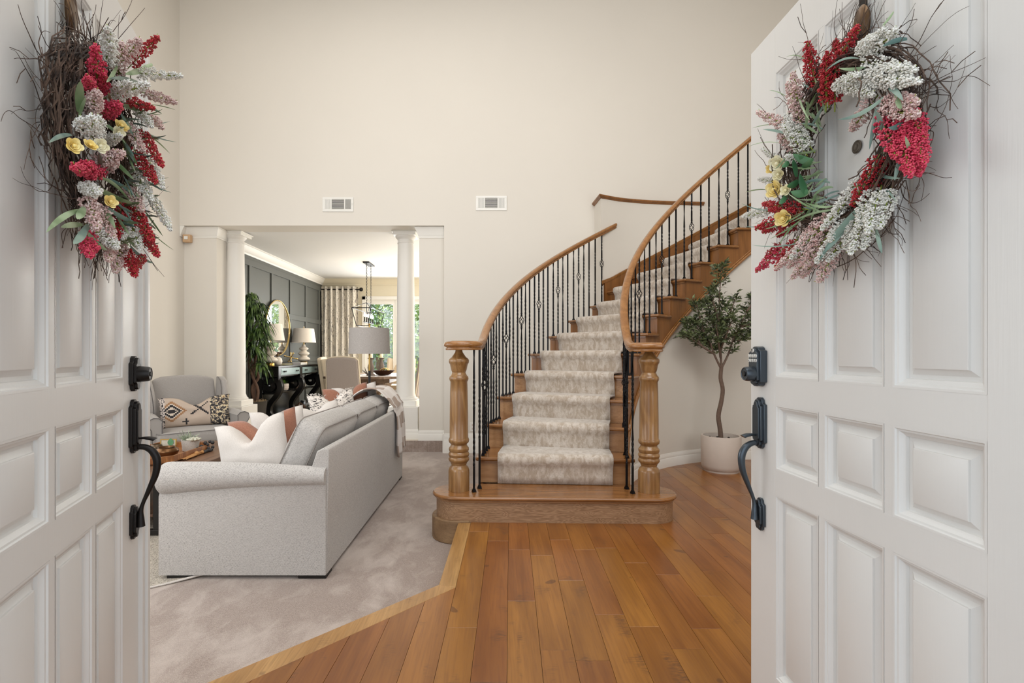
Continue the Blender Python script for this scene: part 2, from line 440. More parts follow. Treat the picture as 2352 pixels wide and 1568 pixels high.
# ---------------------------------------------------------------- floors
DIR = V((.033, 1.0)).normalized()
arc_o = [outer(1.6 + i * .5, -.0) for i in range(16)]
base = M()
poly = [(-.95, .55), (4.8, .55), (4.8, 6.6), (1.36, 6.6)] + [(p.x, p.y) for p in reversed(arc_o)] + [(-.245, 3.42), (-.275, 2.5), (-1.95, .77), (-1.95, .55)]
base.prism(poly, -.16, -.0125)
floor = struct('floor', base, MAT['dark'], smooth=0)
struct('floor', M().box(-4.22, 1.6, .55, 6.69, -.2, -.15), MAT['carpet'], smooth=0)
struct('floor', M().box(-4.25, 1.2, 6.69, 11.43, -.16, 0), MAT['carpet_d'], smooth=0)
struct('floor', M().box(-4.22, -.672, 6.672, 6.69, -.15, .0), MAT['carpet'], smooth=0)
struct('floor', M().box(-3, 3, -3, .55, -.14, -.03), paint('porch_concrete', srgb(160, 152, 144), .9), smooth=0)
NL = V((.737, -.712)); PL = V((-.1930, 2.472))
def clip(poly, p, n):
    o = []
    for i in range(len(poly)):
        a = poly[i]; b = poly[(i + 1) % len(poly)]; da = (a - p).dot(n); db = (b - p).dot(n)
        if da >= 0: o.append(a)
        if (da > 0) != (db > 0) and abs(da - db) > 1e-9: o.append(a.lerp(b, da / (da - db)))
    return o
JN = {0: [2.338], 1: [2.868], 2: [2.552, 1.883], 3: [2.215], 4: [2.978], 5: [2.766], -1: [3.09, 1.758], -2: [2.109], 6: [2.102], 7: [2.386], 8: [2.66]}
rp = random.Random(3); npl = 0
for k in range(-9, 23):
    js = sorted(JN.get(k, [1.4 + rp.random() * .9]))
    y = js[0] 
    while y > .6: y -= .55 + rp.random() * .6; js.append(y)
    y = max(js)
    while y < 5.7: y += .5 + rp.random() * .75; js.append(y)
    js.sort()
    for a, b in zip(js, js[1:]):
        a = max(a, .62); b = min(b, 5.75)
        if b - a < .04: continue
        g = .0006; x0 = -.0127 + .131 * k + g; x1 = x0 + .131 - 2 * g
        pl = [V((x0 + .033 * a, a + g)), V((x1 + .033 * a, a + g)), V((x1 + .033 * b, b - g)), V((x0 + .033 * b, b - g))]
        if k < -2: pl = clip(pl, PL, NL)
        if len(pl) < 3: continue
        if a > 3.5 and max(p.x for p in pl) < 1.0: continue
        if a > 3.6 and min((p - CI).length for p in pl) > 2.0: continue
        m = M(); n = len(pl); c = sum(pl, V((0, 0))) / n
        ins = [p + (c - p).normalized() * .0013 for p in pl]
        m.add([(p.x, p.y, -.0125) for p in pl] + [(p.x, p.y, -.0012) for p in pl] + [(p.x, p.y, 0) for p in ins],
              [(i, (i + 1) % n, n + (i + 1) % n, n + i) for i in range(n)] + [(n + i, n + (i + 1) % n, 2 * n + (i + 1) % n, 2 * n + i) for i in range(n)] + [tuple(range(2 * n, 3 * n))])
        part('plank', m, MAT['plank'], floor, smooth=0); npl += 1
for pl in ([(-.25, 3.425), (-.281, 2.504), (-.1934, 2.472), (-.1622, 3.425)],
           [(-.281, 2.504), (-1.955, .82), (-1.872, .735), (-.1932, 2.4716)]):
    m = M().prism(pl, -.15, .0); part('border_board', m, MAT['border'], floor, smooth=0, bevel=.003)

# ---------------------------------------------------------------- walls
wl = MAT['wall']
m = M(); m.box(-.672, 4.95, 6.60, 6.95, -.15, 6.1); m.box(-4.4, -.672, 6.60, 6.95, 2.90, 6.1)
m.box(-4.4, -3.78, 6.70, 6.95, 0, 2.90); m.box(-1.02, -.672, 6.70, 6.95, 0, 2.90)
struct('wall_back', m, wl, smooth=0)
m = M(); m.box(-4.4, -4.22, .55, 1.7, -.15, 6.1); m.box(-4.4, -4.22, 4.7, 6.70, -.15, 6.1); m.box(-4.4, -4.22, 1.7, 4.7, -.15, .8); m.box(-4.4, -4.22, 1.7, 4.7, 3.0, 6.1)
struct('wall_left', m, wl, smooth=0)
m = M()
for x0, x1, z0, z1 in ((-4.4, -3.9, -.15, 6.1), (-3.9, -1.9, -.15, .7), (-3.9, -1.9, 2.7, 6.1), (-1.9, -.86, -.15, 6.1), (-.86, .93, 2.23, 3.6), (-.86, .93, 5.6, 6.1),
                       (.93, 2.1, -.15, 3.6), (.93, 2.1, 5.6, 6.1), (2.1, 3.7, -.15, .7), (2.1, 3.7, 2.7, 6.1), (3.7, 4.95, -.15, 6.1)):
    m.box(x0, x1, .50, .66, z0, z1)
struct('wall_front', m, wl, smooth=0)
struct('wall_right', M().box(4.8, 4.95, .55, 6.6, -.15, 6.1), wl, smooth=0)
struct('ceiling', M().box(-4.4, 4.95, .5, 6.95, 6.1, 6.2), MAT['ceil'], smooth=0)
# dining room shell
struct('ceiling', M().box(-4.2, 1.2, 6.95, 11.6, 2.92, 3.0), MAT['ceil'], smooth=0)
struct('wall_right', M().box(1.0, 1.15, 6.95, 11.6, 0, 2.92), MAT['wall_din'], smooth=0)
m = M(); m.box(-4.2, -3.03, 11.43, 11.58, 0, 2.92); m.box(-3.03, -.90, 11.43, 11.58, 2.46, 2.92); m.box(-.90, 1.2, 11.43, 11.58, 0, 2.92)
struct('wall_far', m, MAT['wall_din'], smooth=0)
dw = struct('wall_left', M().box(-4.15, -4.0, 6.95, 11.43, 0, 2.92), MAT['dark_wall'], smooth=0)
for y in (7.24, 8.04, 8.84, 9.64, 10.43, 11.2):
    part('batten', M().box(-4.0, -3.978, y - .045, y + .045, .14, 2.7), MAT['dark_wall'], dw, smooth=0, bevel=.003)
for z in (2.62, 1.86, 1.03):
    part('batten', M().box(-4.0, -3.976, 6.95, 11.43, z, z + .10), MAT['dark_wall'], dw, smooth=0, bevel=.003)
crown = [(0, -.14), (.012, -.14), (.02, -.115), (.045, -.095), (.075, -.045), (.09, -.022), (.10, -.018), (.10, 0), (0, 0)]
struct('trim_1', M().sweep([(-3.998, 6.95, 2.92), (-3.998, 11.428, 2.92)], crown), MAT['trim'], smooth=30)
struct('trim_2', M().sweep([(-4.0, 11.428, 2.92), (1.0, 11.428, 2.92)], crown), MAT['wall_din'], smooth=30)
bb = [(0, 0), (.016, 0), (.016, .085), (.011, .095), (.013, .105), (.007, .125), (.004, .14), (0, .14)]
bbt = [(0, 0), (.018, 0), (.018, .17), (.012, .185), (.014, .20), (.008, .235), (.004, .262), (0, .262)]
struct('baseboard_left', M().sweep([(-4.0, 6.95, 0), (-4.0, 11.43, 0)], bb), MAT['trim'], smooth=30)
struct('baseboard_back', M().sweep([(-.672, 6.60, -.15), (1.5, 6.60, -.15)], bbt), MAT['trim'], smooth=30)
struct('baseboard_left', M().sweep([(-4.22, .7, -.15), (-4.22, 6.69, -.15)], bbt), MAT['trim'], smooth=30)
struct('baseboard_back', M().sweep([(-1.02, 6.95, 0), (-1.02, 6.70, 0), (-.672, 6.70, 0)], bb), MAT['trim'], smooth=30)
struct('baseboard_back', M().sweep([(-4.22, 6.70, 0), (-3.78, 6.70, 0), (-3.78, 6.95, 0)], bb), MAT['trim'], smooth=30)
struct('trim_3', M().box(-.692, -.672, 6.585, 6.70, -.15, .11), MAT['trim'], smooth=0, bevel=.003)
# cove capitals on the wall stubs under the lintel
cap = [(0, -.14), (.008, -.14), (.009, -.122), (.014, -.116), (.022, -.09), (.042, -.04), (.050, -.022), (.056, -.018), (.056, 0), (0, 0)]
struct('trim_4', M().sweep([(-4.20, 6.71, 2.898), (-3.78, 6.70, 2.898), (-3.78, 6.94, 2.898)], cap), MAT['trim'], smooth=30)
struct('trim_5', M().sweep([(-1.02, 6.94, 2.898), (-1.02, 6.70, 2.898), (-.68, 6.70, 2.898)], cap), MAT['trim'], smooth=30)
struct('trim_6', M().sweep([(-4.218, 6.60, 2.898), (-4.218, 6.70, 2.898)], [(a * 1.0, b) for a, b in cap]), MAT['trim'], smooth=30)
# window trim added around the side fill lamp, unseen behind the door leaf
w1 = struct('fill_lamp_trim', M().box(-4.24, -4.215, 1.6, 4.8, .68, .8).box(-4.24, -4.215, 1.6, 4.8, 3.0, 3.12).box(-4.24, -4.215, 1.6, 1.7, .8, 3.0).box(-4.24, -4.215, 4.7, 4.8, .8, 3.0), MAT['trim'], smooth=0)
# garden doors
w2 = struct('window_2', M().box(-3.06, -2.98, 11.39, 11.45, 0, 2.52).box(-.95, -.87, 11.39, 11.45, 0, 2.52).box(-3.06, -.87, 11.39, 11.45, 2.44, 2.52), MAT['trim'], smooth=0, bevel=.004)
for i in range(3):
    x0 = -2.98 + i * .678; x1 = x0 + .674
    fr = M().box(x0, x0 + .07, 11.44, 11.49, .03, 2.44).box(x1 - .045, x1, 11.44, 11.49, .03, 2.44).box(x0 + .07, x1 - .045, 11.44, 11.49, 2.34, 2.44).box(x0 + .07, x1 - .045, 11.44, 11.49, .03, .2)
    s = part('sash', fr, MAT['trim'], w2, smooth=0)
    part('pane', M().box(x0 + .07, x1 - .045, 11.46, 11.466, .2, 2.34), MAT['glass'], s, smooth=0)
# ---------------------------------------------------------------- staircase
st = thing('staircase', 'curved open oak staircase sweeping up to the right behind the two turned newel posts', 'staircase', (.43, 3.6, 0))
def stadium(r, yback, xl=-.258, xr=1.12, yl=3.60, yr=3.56):
    p = []
    for i in range(13): a = R(90 + 180 * i / 12); p.append((xl + r * cos(a), yl + r * sin(a)))
    for i in range(13): a = R(-90 + 180 * i / 12); p.append((xr + r * cos(a), yr + r * sin(a)))
    return p
part('tread', M().prism(stadium(.19, 0), Z1 - .028, Z1), MAT['tread'], st, smooth=30, bevel=.011)
part('riser', M().prism(stadium(.163, 0), -.012, Z1 - .028), MAT['oakx'], st, smooth=30)
part('cove_moulding', M().prism(stadium(.172, 0), Z1 - .043, Z1 - .028), MAT['oakr'], st, smooth=30, bevel=.005)
part('riser_joint', M().box(.402, .4045, 3.4185, 3.424, -.01, Z1 - .045), MAT['dark'], st, smooth=0)
pl = []
for i in range(15): a = R(80 + 190 * i / 14); pl.append((-.258 + .195 * cos(a), 3.61 + .195 * sin(a)))
part('plinth', M().prism(pl + [(-.17, 3.43), (-.17, 3.8)], -.15, .012), MAT['plinth'], st, smooth=30, bevel=.006, label='worn pale wooden plinth under the left end of the first step')
for k in range(2, KT):
    a0 = k; a1 = k + 1.12; n = 5
    pts = [inner(a0)] ; 
    top = []
    ins = [front(a0, 0, -.0)]
    io = [inner(a0 + (a1 - a0) * i / n) for i in range(n + 1)]
    oo = [outer(a0 + (a1 - a0) * i / n) for i in range(n + 1)]
    poly = [(p.x, p.y) for p in oo] + [(p.x, p.y) for p in reversed(io)]
    z = znose(k)
    part('tread', M().prism(poly, z - .028, z), MAT['tread'], st, smooth=30, bevel=.010)
    # riser: thin slab 3 cm behind the nosing
    A = front(k, 0, -.032) ; B = front(k, 1, -.032); d = (B - A).normalized(); A = A + d * .032
    B = B - d * (.032 if k < 9.5 else 0); nn = V((d.y, -d.x)); 
    if nn.dot(front(k, .5, -.1) - front(k, .5, 0)) < 0: nn = -nn
    zb = z - RISE - (.0 if k > 2 else .0)
    part('riser', M().prism([(A.x, A.y), (B.x, B.y), ((B + nn * .018).x, (B + nn * .018).y), ((A + nn * .018).x, (A + nn * .018).y)], zb, z - .028), MAT['oakr'] if k < 6 else MAT['stringer'], st, smooth=0)
    A2 = A - nn * .012; B2 = B - nn * .012
    part('cove_moulding', M().prism([(A2.x, A2.y), (B2.x, B2.y), (B.x, B.y), (A.x, A.y)], z - .042, z - .028), MAT['tread'], st, smooth=0)
    if k < 9.5:
        pass
def curved(fn, ks, z0, z1, th):
    """thin upright curved slab: fn(k, off) gives plan point"""
    rings = []
    for k in ks:
        a = fn(k, 0); b = fn(k, th)
        rings.append([(a.x, a.y, z0(k)), (a.x, a.y, z1(k)), (b.x, b.y, z1(k)), (b.x, b.y, z0(k))])
    return M().ring_loft(rings)
# stringers: one stepped board per side
def stringer(fn, kend, off):
    m = M()
    for k in range(1, kend):
        a = k + (.14 if k > 1 else .75); b = k + 1 + .14
        ks = [a + (b - a) * i / 4 for i in range(5)]
        zt = znose(k) - .028 if k > 1 else Z1 - .028
        low = lambda q: max(-.0 if fn is inner else -.15, znose(q) - .40 if False else Z1 + (q - 1) * RISE - .43)
        m.v += []
        rings = []
        for q_ in ks:
            p = fn(q_, off); p2 = fn(q_, off + .02)
            rings.append([(p.x, p.y, low(q_)), (p.x, p.y, zt), (p2.x, p2.y, zt), (p2.x, p2.y, low(q_))])
        m.ring_loft(rings)
    return m
part('stringer', stringer(inner, KT, .03), MAT['stringer'], st, smooth=30)
part('stringer', stringer(outer, 10, .03), MAT['stringer'], st, smooth=30)
# returned nosing ends and the bead under each stringer
ks = [3.2 + i * .25 for i in range(int((KT - 3.2) / .25) + 1)]
path = [inner(k, .022) for k in ks]
part('stringer_bead', M().tube([(p.x, p.y, Z1 + (k - 1) * RISE - .425) for p, k in zip(path, ks)], .016, 8), MAT['rail'], st, smooth=60)
part('stringer_bead', M().tube([(inner(k, .026).x, inner(k, .026).y, Z1 + (k - 1) * RISE - .395) for k in ks], .008, 6), MAT['rail'], st, smooth=60)
# skirt board on the outer wall
def soff(k, o): return outer(k, .004 + o)
ks = [9.62 + i * .3 for i in range(25)]
def skirt_top(k): return Z1 + (k - 1) * RISE + .13
part('skirt_board', curved(soff, ks, lambda k: Z1 + (k - 2) * RISE - .06, skirt_top, .018), MAT['stringer'], st, smooth=30)
part('skirt_cap', M().sweep([(outer(k, .0).x, outer(k, .0).y, skirt_top(k)) for k in ks], [(0, -.028), (.026, -.028), (.030, -.012), (.034, 0), (.034, .012), (0, .012)]), MAT['rail'], st, smooth=30)
# walls under and beside the stair
wi = struct('wall_stair', curved(lambda k, o: inner(k, .042 + o), [1.5 + i * .5 for i in range(33)], lambda k: -.01, lambda k: max(.02, Z1 + (k - 1) * RISE - .415), .05), wl, smooth=60)
struct('wall_stair', curved(lambda k, o: outer(k, .042 + o), [1.6 + i * .4 for i in range(21)], lambda k: -.15, lambda k: max(.0, Z1 + (k - 1) * RISE - .40), .03), wl, smooth=60)
struct('baseboard_stair', M().sweep([(inner(k, .042).x, inner(k, .042).y, 0) for k in [1.8 + i * .4 for i in range(35)]], [(a, b) for a, b in bb]), MAT['trim'], smooth=30)
# bulging outer wall with its ledge
m = M()
pp = [V((1.345, 6.62))] + WPATH[:5]
poly = [(p.x, p.y) for p in pp] + [(5.2, 6.585), (5.2, 6.62)]
m.prism(poly, 0, 3.16)
struct('wall_stair', m, wl, smooth=30)
def smoothp(pts, n=6):
    out = []
    for i in range(len(pts) - 1):
        p0 = pts[max(i - 1, 0)]; p1 = pts[i]; p2 = pts[i + 1]; p3 = pts[min(i + 2, len(pts) - 1)]
        for j in range(n):
            t = j / n
            out.append(.5 * ((2 * p1) + (p2 - p0) * t + (2 * p0 - 5 * p1 + 4 * p2 - p3) * t * t + (3 * p1 - p0 - 3 * p2 + p3) * t ** 3))
    out.append(pts[-1]); return out
lp = [V((1.345, 6.60))] + smoothp([V((p.x, p.y)) for p in WPATH[:5]], 4)
struct('trim_7', M().sweep([(p.x, p.y, 3.16) for p in lp], [(-.06, .0), (.004, 0), (.012, .004), (.016, .012), (.03, .018), (.034, .024), (.034, .038), (.028, .044), (-.06, .044)]), MAT['stringer'], smooth=30)
# upper landing, out of sight behind the door leaf
pk = inner(KT); 
struct('floor', M().box(3.5, 4.8, 3.2, 6.585, znose(KT) - .3, znose(KT)), MAT['carpet'], smooth=0)
# ---------------------------------------------------------------- stair runner
m = M(); T0, T1 = .139, .858; nt = 14
rows = []
def prow(k, d, z):   # d in front of nosing k
    return [(lambda q: (q.x, q.y, z))(front(k, T0 + (T1 - T0) * i / nt, d)) for i in range(nt + 1)]
for k in range(2, KT):
    z = znose(k); zb = z - RISE + .004
    rows.append(prow(k, -.014, zb))
    rows.append(prow(k, -.012, zb + .06)); rows.append(prow(k, -.010, z - .075))
    rows.append(prow(k, .004, z - .045)); rows.append(prow(k, .022, z - .022)); rows.append(prow(k, .020, z + .002)); rows.append(prow(k, .004, z + .016)); rows.append(prow(k, -.03, z + .016))
    rows.append([(lambda a, b: ((a.x + b.x) / 2, (a.y + b.y) / 2, z + .015))(front(k, T0 + (T1 - T0) * i / nt, 0), front(k + 1, T0 + (T1 - T0) * i / nt, 0)) for i in range(nt + 1)])
    rows.append(prow(k + 1, -.016, z + .014))
b0 = 0
for r in rows: m.v += r
for i in range(len(rows) - 1):
    for j in range(nt):
        a = i * (nt + 1) + j; m.f.append((a, a + 1, a + nt + 2, a + nt + 1))
ro = tag(mesh_obj('stair_runner', m, MAT['runner'], smooth=70), 'mottled greige pile runner carpet fixed down the middle of the curved stairs', 'carpet')
sd = ro.modifiers.new('solid', 'SOLIDIFY'); sd.thickness = .016; sd.offset = -1
# ---------------------------------------------------------------- railings
RAILP = [(-.020, 0), (.020, 0), (.024, .010), (.020, .018), (.030, .026), (.034, .038), (.030, .052), (.018, .062), (0, .066), (-.018, .062), (-.030, .052), (-.034, .038), (-.030, .026), (-.020, .018), (-.024, .010)]
def zrail(k): return max(1.203, Z1 + (k - 1) * RISE + .815)
def zrail_s(k):
    a = 1.203; b = Z1 + (k - 1) * RISE + .815; h = .05
    return (a + b + sqrt((a - b) ** 2 + h * h)) / 2
def twist_bar(m, x, y, z0, z1, zones, w=.0064, rot=0.0):
    zs = [z0]; an = [rot]
    marks = []
    for a, b in zones:
        n = max(4, int((b - a) / .011))
        for i in range(n + 1): marks.append((a + (b - a) * i / n, i / n * (b - a) / .05 * pi))
    acc = 0; last = 0
    rings = []
    def ring(z, t):
        return [(x + w * 1.41 * cos(t + pi / 4 + j * pi / 2), y + w * 1.41 * sin(t + pi / 4 + j * pi / 2), z) for j in range(4)]
    rings.append(ring(z0, rot))
    for a, b in zones:
        n = max(4, int((b - a) / .011)); tot = round((b - a) / .04) * pi / 2
        for i in range(n + 1): rings.append(ring(a + (b - a) * i / n, rot + tot * i / n))
    rings.append(ring(z1, rot))
    m.ring_loft(rings)
def baluster(x, y, z0, z1, kind, parent, rot):
    m = M(); L = z1 - z0
    if kind == 'basket':
        zc = z0 + L * .60; h = .075; gap = .035
        twist_bar(m, x, y, z0, zc - h / 2 - gap, [(z0 + .16 * L, z0 + .40 * L)], rot=rot)
        twist_bar(m, x, y, zc + h / 2 + gap, z1, [(z0 + .78 * L, z0 + .90 * L)], rot=rot)
        for s in (-1, 1):
            zz = zc + s * (h / 2 + gap * .75)
            m.lathe([(.004, zz - gap), (.009, zz - gap * .8), (.0105, zz - gap * .55), (.007, zz - .3 * gap), (.0105, zz), (.007, zz + gap * .3), (.009, zz + gap * .6), (.004, zz + gap * .8)] if False else
                    [(.0085, zz - .018), (.0115, zz - .012), (.0085, zz - .006), (.0085, zz + .004), (.0115, zz + .010), (.0085, zz + .016)], (x, y, 0), 8)
        for q_ in range(4):
            pth = []
            for i in range(13):
                t = i / 12; a = q_ * pi / 2 + t * pi * 1.0 + rot; r = .004 + .021 * sin(pi * t) ** .8
                pth.append((x + r * cos(a), y + r * sin(a), zc - h / 2 - .008 + (h + .016) * t))
            m.tube(pth, .0035, 5)
    elif kind == 'double':
        twist_bar(m, x, y, z0, z1, [(z0 + .18 * L, z0 + .38 * L), (z0 + .58 * L, z0 + .80 * L)], rot=rot)
    else:
        twist_bar(m, x, y, z0, z1, [(z0 + .36 * L, z0 + .66 * L)], rot=rot)
    o = part('baluster', m, MAT['iron'], parent, smooth=0 if kind != 'basket' else 50)
    s = M(); s.box(-.014, .014, -.014, .014, 0, .006); s.box(-.012, .012, -.012, .012, .006, .016); s.box(-.009, .009, -.009, .009, .016, .024)
    s.xf(Matrix.Translation((x, y, z0)) @ Matrix.Rotation(rot, 4, 'Z'))
    part('shoe', s, MAT['iron'], o, smooth=0)
newel_px = [(1131, 24), (1079, 24), (1077, 23.4), (1072, 21.5), (1068, 17.5), (1066, 17), (1063, 18.5), (1061, 18.5), (1059, 21), (1055, 23.6), (1051, 23.6), (1048, 21.5), (1046, 22.6), (1042, 24), (1038, 22.6), (1036, 21), (1033, 23), (1028, 23), (1024, 20), (1020, 18), (1018, 19), (1015, 22.5), (1010, 23.8), (1006, 22.5), (1004, 21.3),
            (960, 21.2), (900, 20.2), (876, 19.5), (873, 21.2), (869, 22.3), (865, 21.5), (862, 18.8), (858, 16.5), (855, 15.4), (852, 16.6), (849, 17.8), (840, 19.6), (836, 20.6), (833, 22.6), (828, 23.4), (824, 22), (820, 17), (814, 12.5), (809, 9), (804, 7.8), (800, 7.8)]
def newel(x, y, parent):
    s = 3.6 / F
    m = M().lathe([(r * s, H - (v - CY) * s) for v, r in newel_px], (x, y, 0), 40)
    m.v = [(a, b, max(c, Z1 + .0005)) for a, b, c in m.v]
    part('newel_post', m, MAT['oak'], parent, smooth=35)
def rail(parent, pts, disk):
    m = M().sweep(pts, RAILP)
    part('handrail', m, MAT['rail'], parent, smooth=50)
    # the rail ends in a round turned cap over the newel
    x, y, z = disk
    m2 = M().lathe([(.01, z), (.095, z), (.099, z + .010), (.095, z + .018), (.106, z + .026), (.111, z + .038), (.106, z + .052), (.092, z + .062), (.05, z + .066), (.001, z + .066)], (x, y, 0), 40)
    part('volute_cap', m2, MAT['rail'], parent, smooth=50)
# left railing
lr = thing('stair_railing', 'left-hand curved oak handrail with black iron balusters and turned newel', 'railing', (-.258, 3.6, Z1), group='stair railings')
newel(-.258, 3.6, lr)
pts = [V((-.30, 3.515, 1.203)), V((-.245, 3.502, 1.203)), V((-.19, 3.508, 1.203)), V((-.145, 3.535, 1.203)), V((-.118, 3.58, 1.203)), V((-.108, 3.65, 1.205))]
ks = [1.95 + i * .16 for i in range(int((9.78 - 1.95) / .16) + 1)]
pts += [V((outer(min(k, 9.54), .05).x, outer(min(k, 9.54), .05).y, zrail_s(k))) for k in ks if k < 9.54]
ke = 9.54
dd = (outer(9.54, .05) - outer(9.3, .05)).normalized(); e0 = outer(9.54, .05)
for i in range(1, 4): p = e0 + dd * (.07 * i); pts.append(V((p.x, p.y, zrail_s(9.54 + .18 * i))))
rail(lr, pts, (-.258, 3.6, 1.203))
for (x, y) in ((-.145, 3.545), (-.108, 3.635)): baluster(x, y, Z1, 1.205, 'single' if y > 3.6 else 'double', lr, .4)
cnt = 0
for k in range(2, 10):
    fr = (.16, .40, .64, .88) if k < 9 else (.16, .45)
    for j, f_ in enumerate(fr):
        p = outer(k + f_ if k + f_ < 9.54 else 9.5, .052)
        kind = 'basket' if j == 1 else ('double' if j % 2 == 0 else 'single')
        baluster(p.x, p.y, znose(k), zrail_s(k + f_) + .004, kind, lr, -ang(k)); cnt += 1
# right railing
rr = thing('stair_railing', 'right-hand curved oak handrail with iron balusters, its newel nearer the olive tree', 'railing', (1.12, 3.56, Z1), group='stair railings')
newel(1.12, 3.56, rr)
ZR = 1.19
pts = [V((1.17, 3.462, ZR)), V((1.105, 3.455, ZR)), V((1.05, 3.468, ZR)), V((1.012, 3.50, ZR)), V((.995, 3.55, ZR))]
def zr2(k): return (ZR + (Z1 + (k - 1) * RISE + .815) + sqrt((ZR - (Z1 + (k - 1) * RISE + .815)) ** 2 + .0025)) / 2
ks = [2.0 + i * .2 for i in range(int((KT - 2.0) / .2) + 1)]
pts += [V((inner(k, .05).x, inner(k, .05).y, zr2(k))) for k in ks]
rail(rr, pts, (1.12, 3.56, ZR))
for (x, y) in ((.985, 3.50), (.975, 3.62)): baluster(x, y, Z1, ZR + .003, 'double', rr, .3)
for k in range(2, KT):
    for j, f_ in enumerate((.2, .66)):
        p = inner(k + f_, .052)
        kind = 'basket' if (j == 1 and k % 2 == 0) else ('double' if (k + j) % 2 else 'single')
        baluster(p.x, p.y, znose(k), zr2(k + f_) + .004, kind, rr, -ang(k))
# ---------------------------------------------------------------- entry doors
def mat3(o, x, y, z=(0, 0, 1)):
    m = Matrix.Identity(4)
    for i in range(3): m[i][0] = x[i]; m[i][1] = y[i]; m[i][2] = z[i]; m[i][3] = o[i]
    return m
dr = V((-.015, 1, 0)).normalized(); nr = V((-dr.y, dr.x, 0)); MR = mat3(V((.877, .733, 0)), dr, nr)
dl = V((-.354, .935, 0)).normalized(); nl = V((dl.y, -dl.x, 0)); ML = mat3(V((-1.136, 1.571, 0)) - dl * .92, dl, nl)
def onplane(Mx, u, v, d=0.0):
    o = V((Mx[0][3], Mx[1][3], 0)); n = V((Mx[0][1], Mx[1][1], 0)); ray = V(((u - CX) / F, 1, 0))
    t = (d + n.dot(o)) / n.dot(ray)
    return V(((u - CX) * t / F, t, H - (v - CY) * t / F))
COLS = [(.14, .344), (.367, .565), (.584, .783)]; ROWS = [(.172, .739), (.816, 1.016), (1.098, 2.038)]
PPROF = [(0, 0), (.005, -.0005), (.007, -.004), (.011, -.005), (.015, -.010), (.020, -.0125), (.022, -.0205), (.027, -.0205), (.042, -.0125), (.0425, -.0085), (.045, -.0075)]
def panel_mesh(x0, x1, z0, z1):
    m = M(); rings = [[(x0 + a, b, z0 + a), (x1 - a, b, z0 + a), (x1 - a, b, z1 - a), (x0 + a, b, z1 - a)] for a, b in PPROF]
    m.ring_loft(rings, cap0=False, cap1=True)
    m.f = [tuple(reversed(f)) for f in m.f]
    return m
def plate(L, z0, z1, w, prouds, dome=.02, top=True, bot=True):
    """ogee ended escutcheon in door space, layered"""
    m = M(); n0 = 0
    for q_, (ins, pr) in enumerate(prouds):
        h = w / 2 - ins; a = z0 + ins; b = z1 - ins; nk = h * .62; d = dome
        pts = []
        pts += [(L - h, a + d), (L - nk, a + d * .75), (L - nk * .9, a + d * .3), (L - nk * .4, a), (L + nk * .4, a), (L + nk * .9, a + d * .3), (L + nk, a + d * .75), (L + h, a + d)]
        pts += [(L + h, b - d), (L + nk, b - d * .75), (L + nk * .9, b - d * .3), (L + nk * .4, b), (L - nk * .4, b), (L - nk * .9, b - d * .3), (L - nk, b - d * .75), (L - h, b - d)]
        m.ring_loft([[(x, n0, z) for x, z in pts], [(x, pr, z) for x, z in pts]]); n0 = pr * .5
    m.f = [tuple(reversed(f)) for f in m.f]
    return m
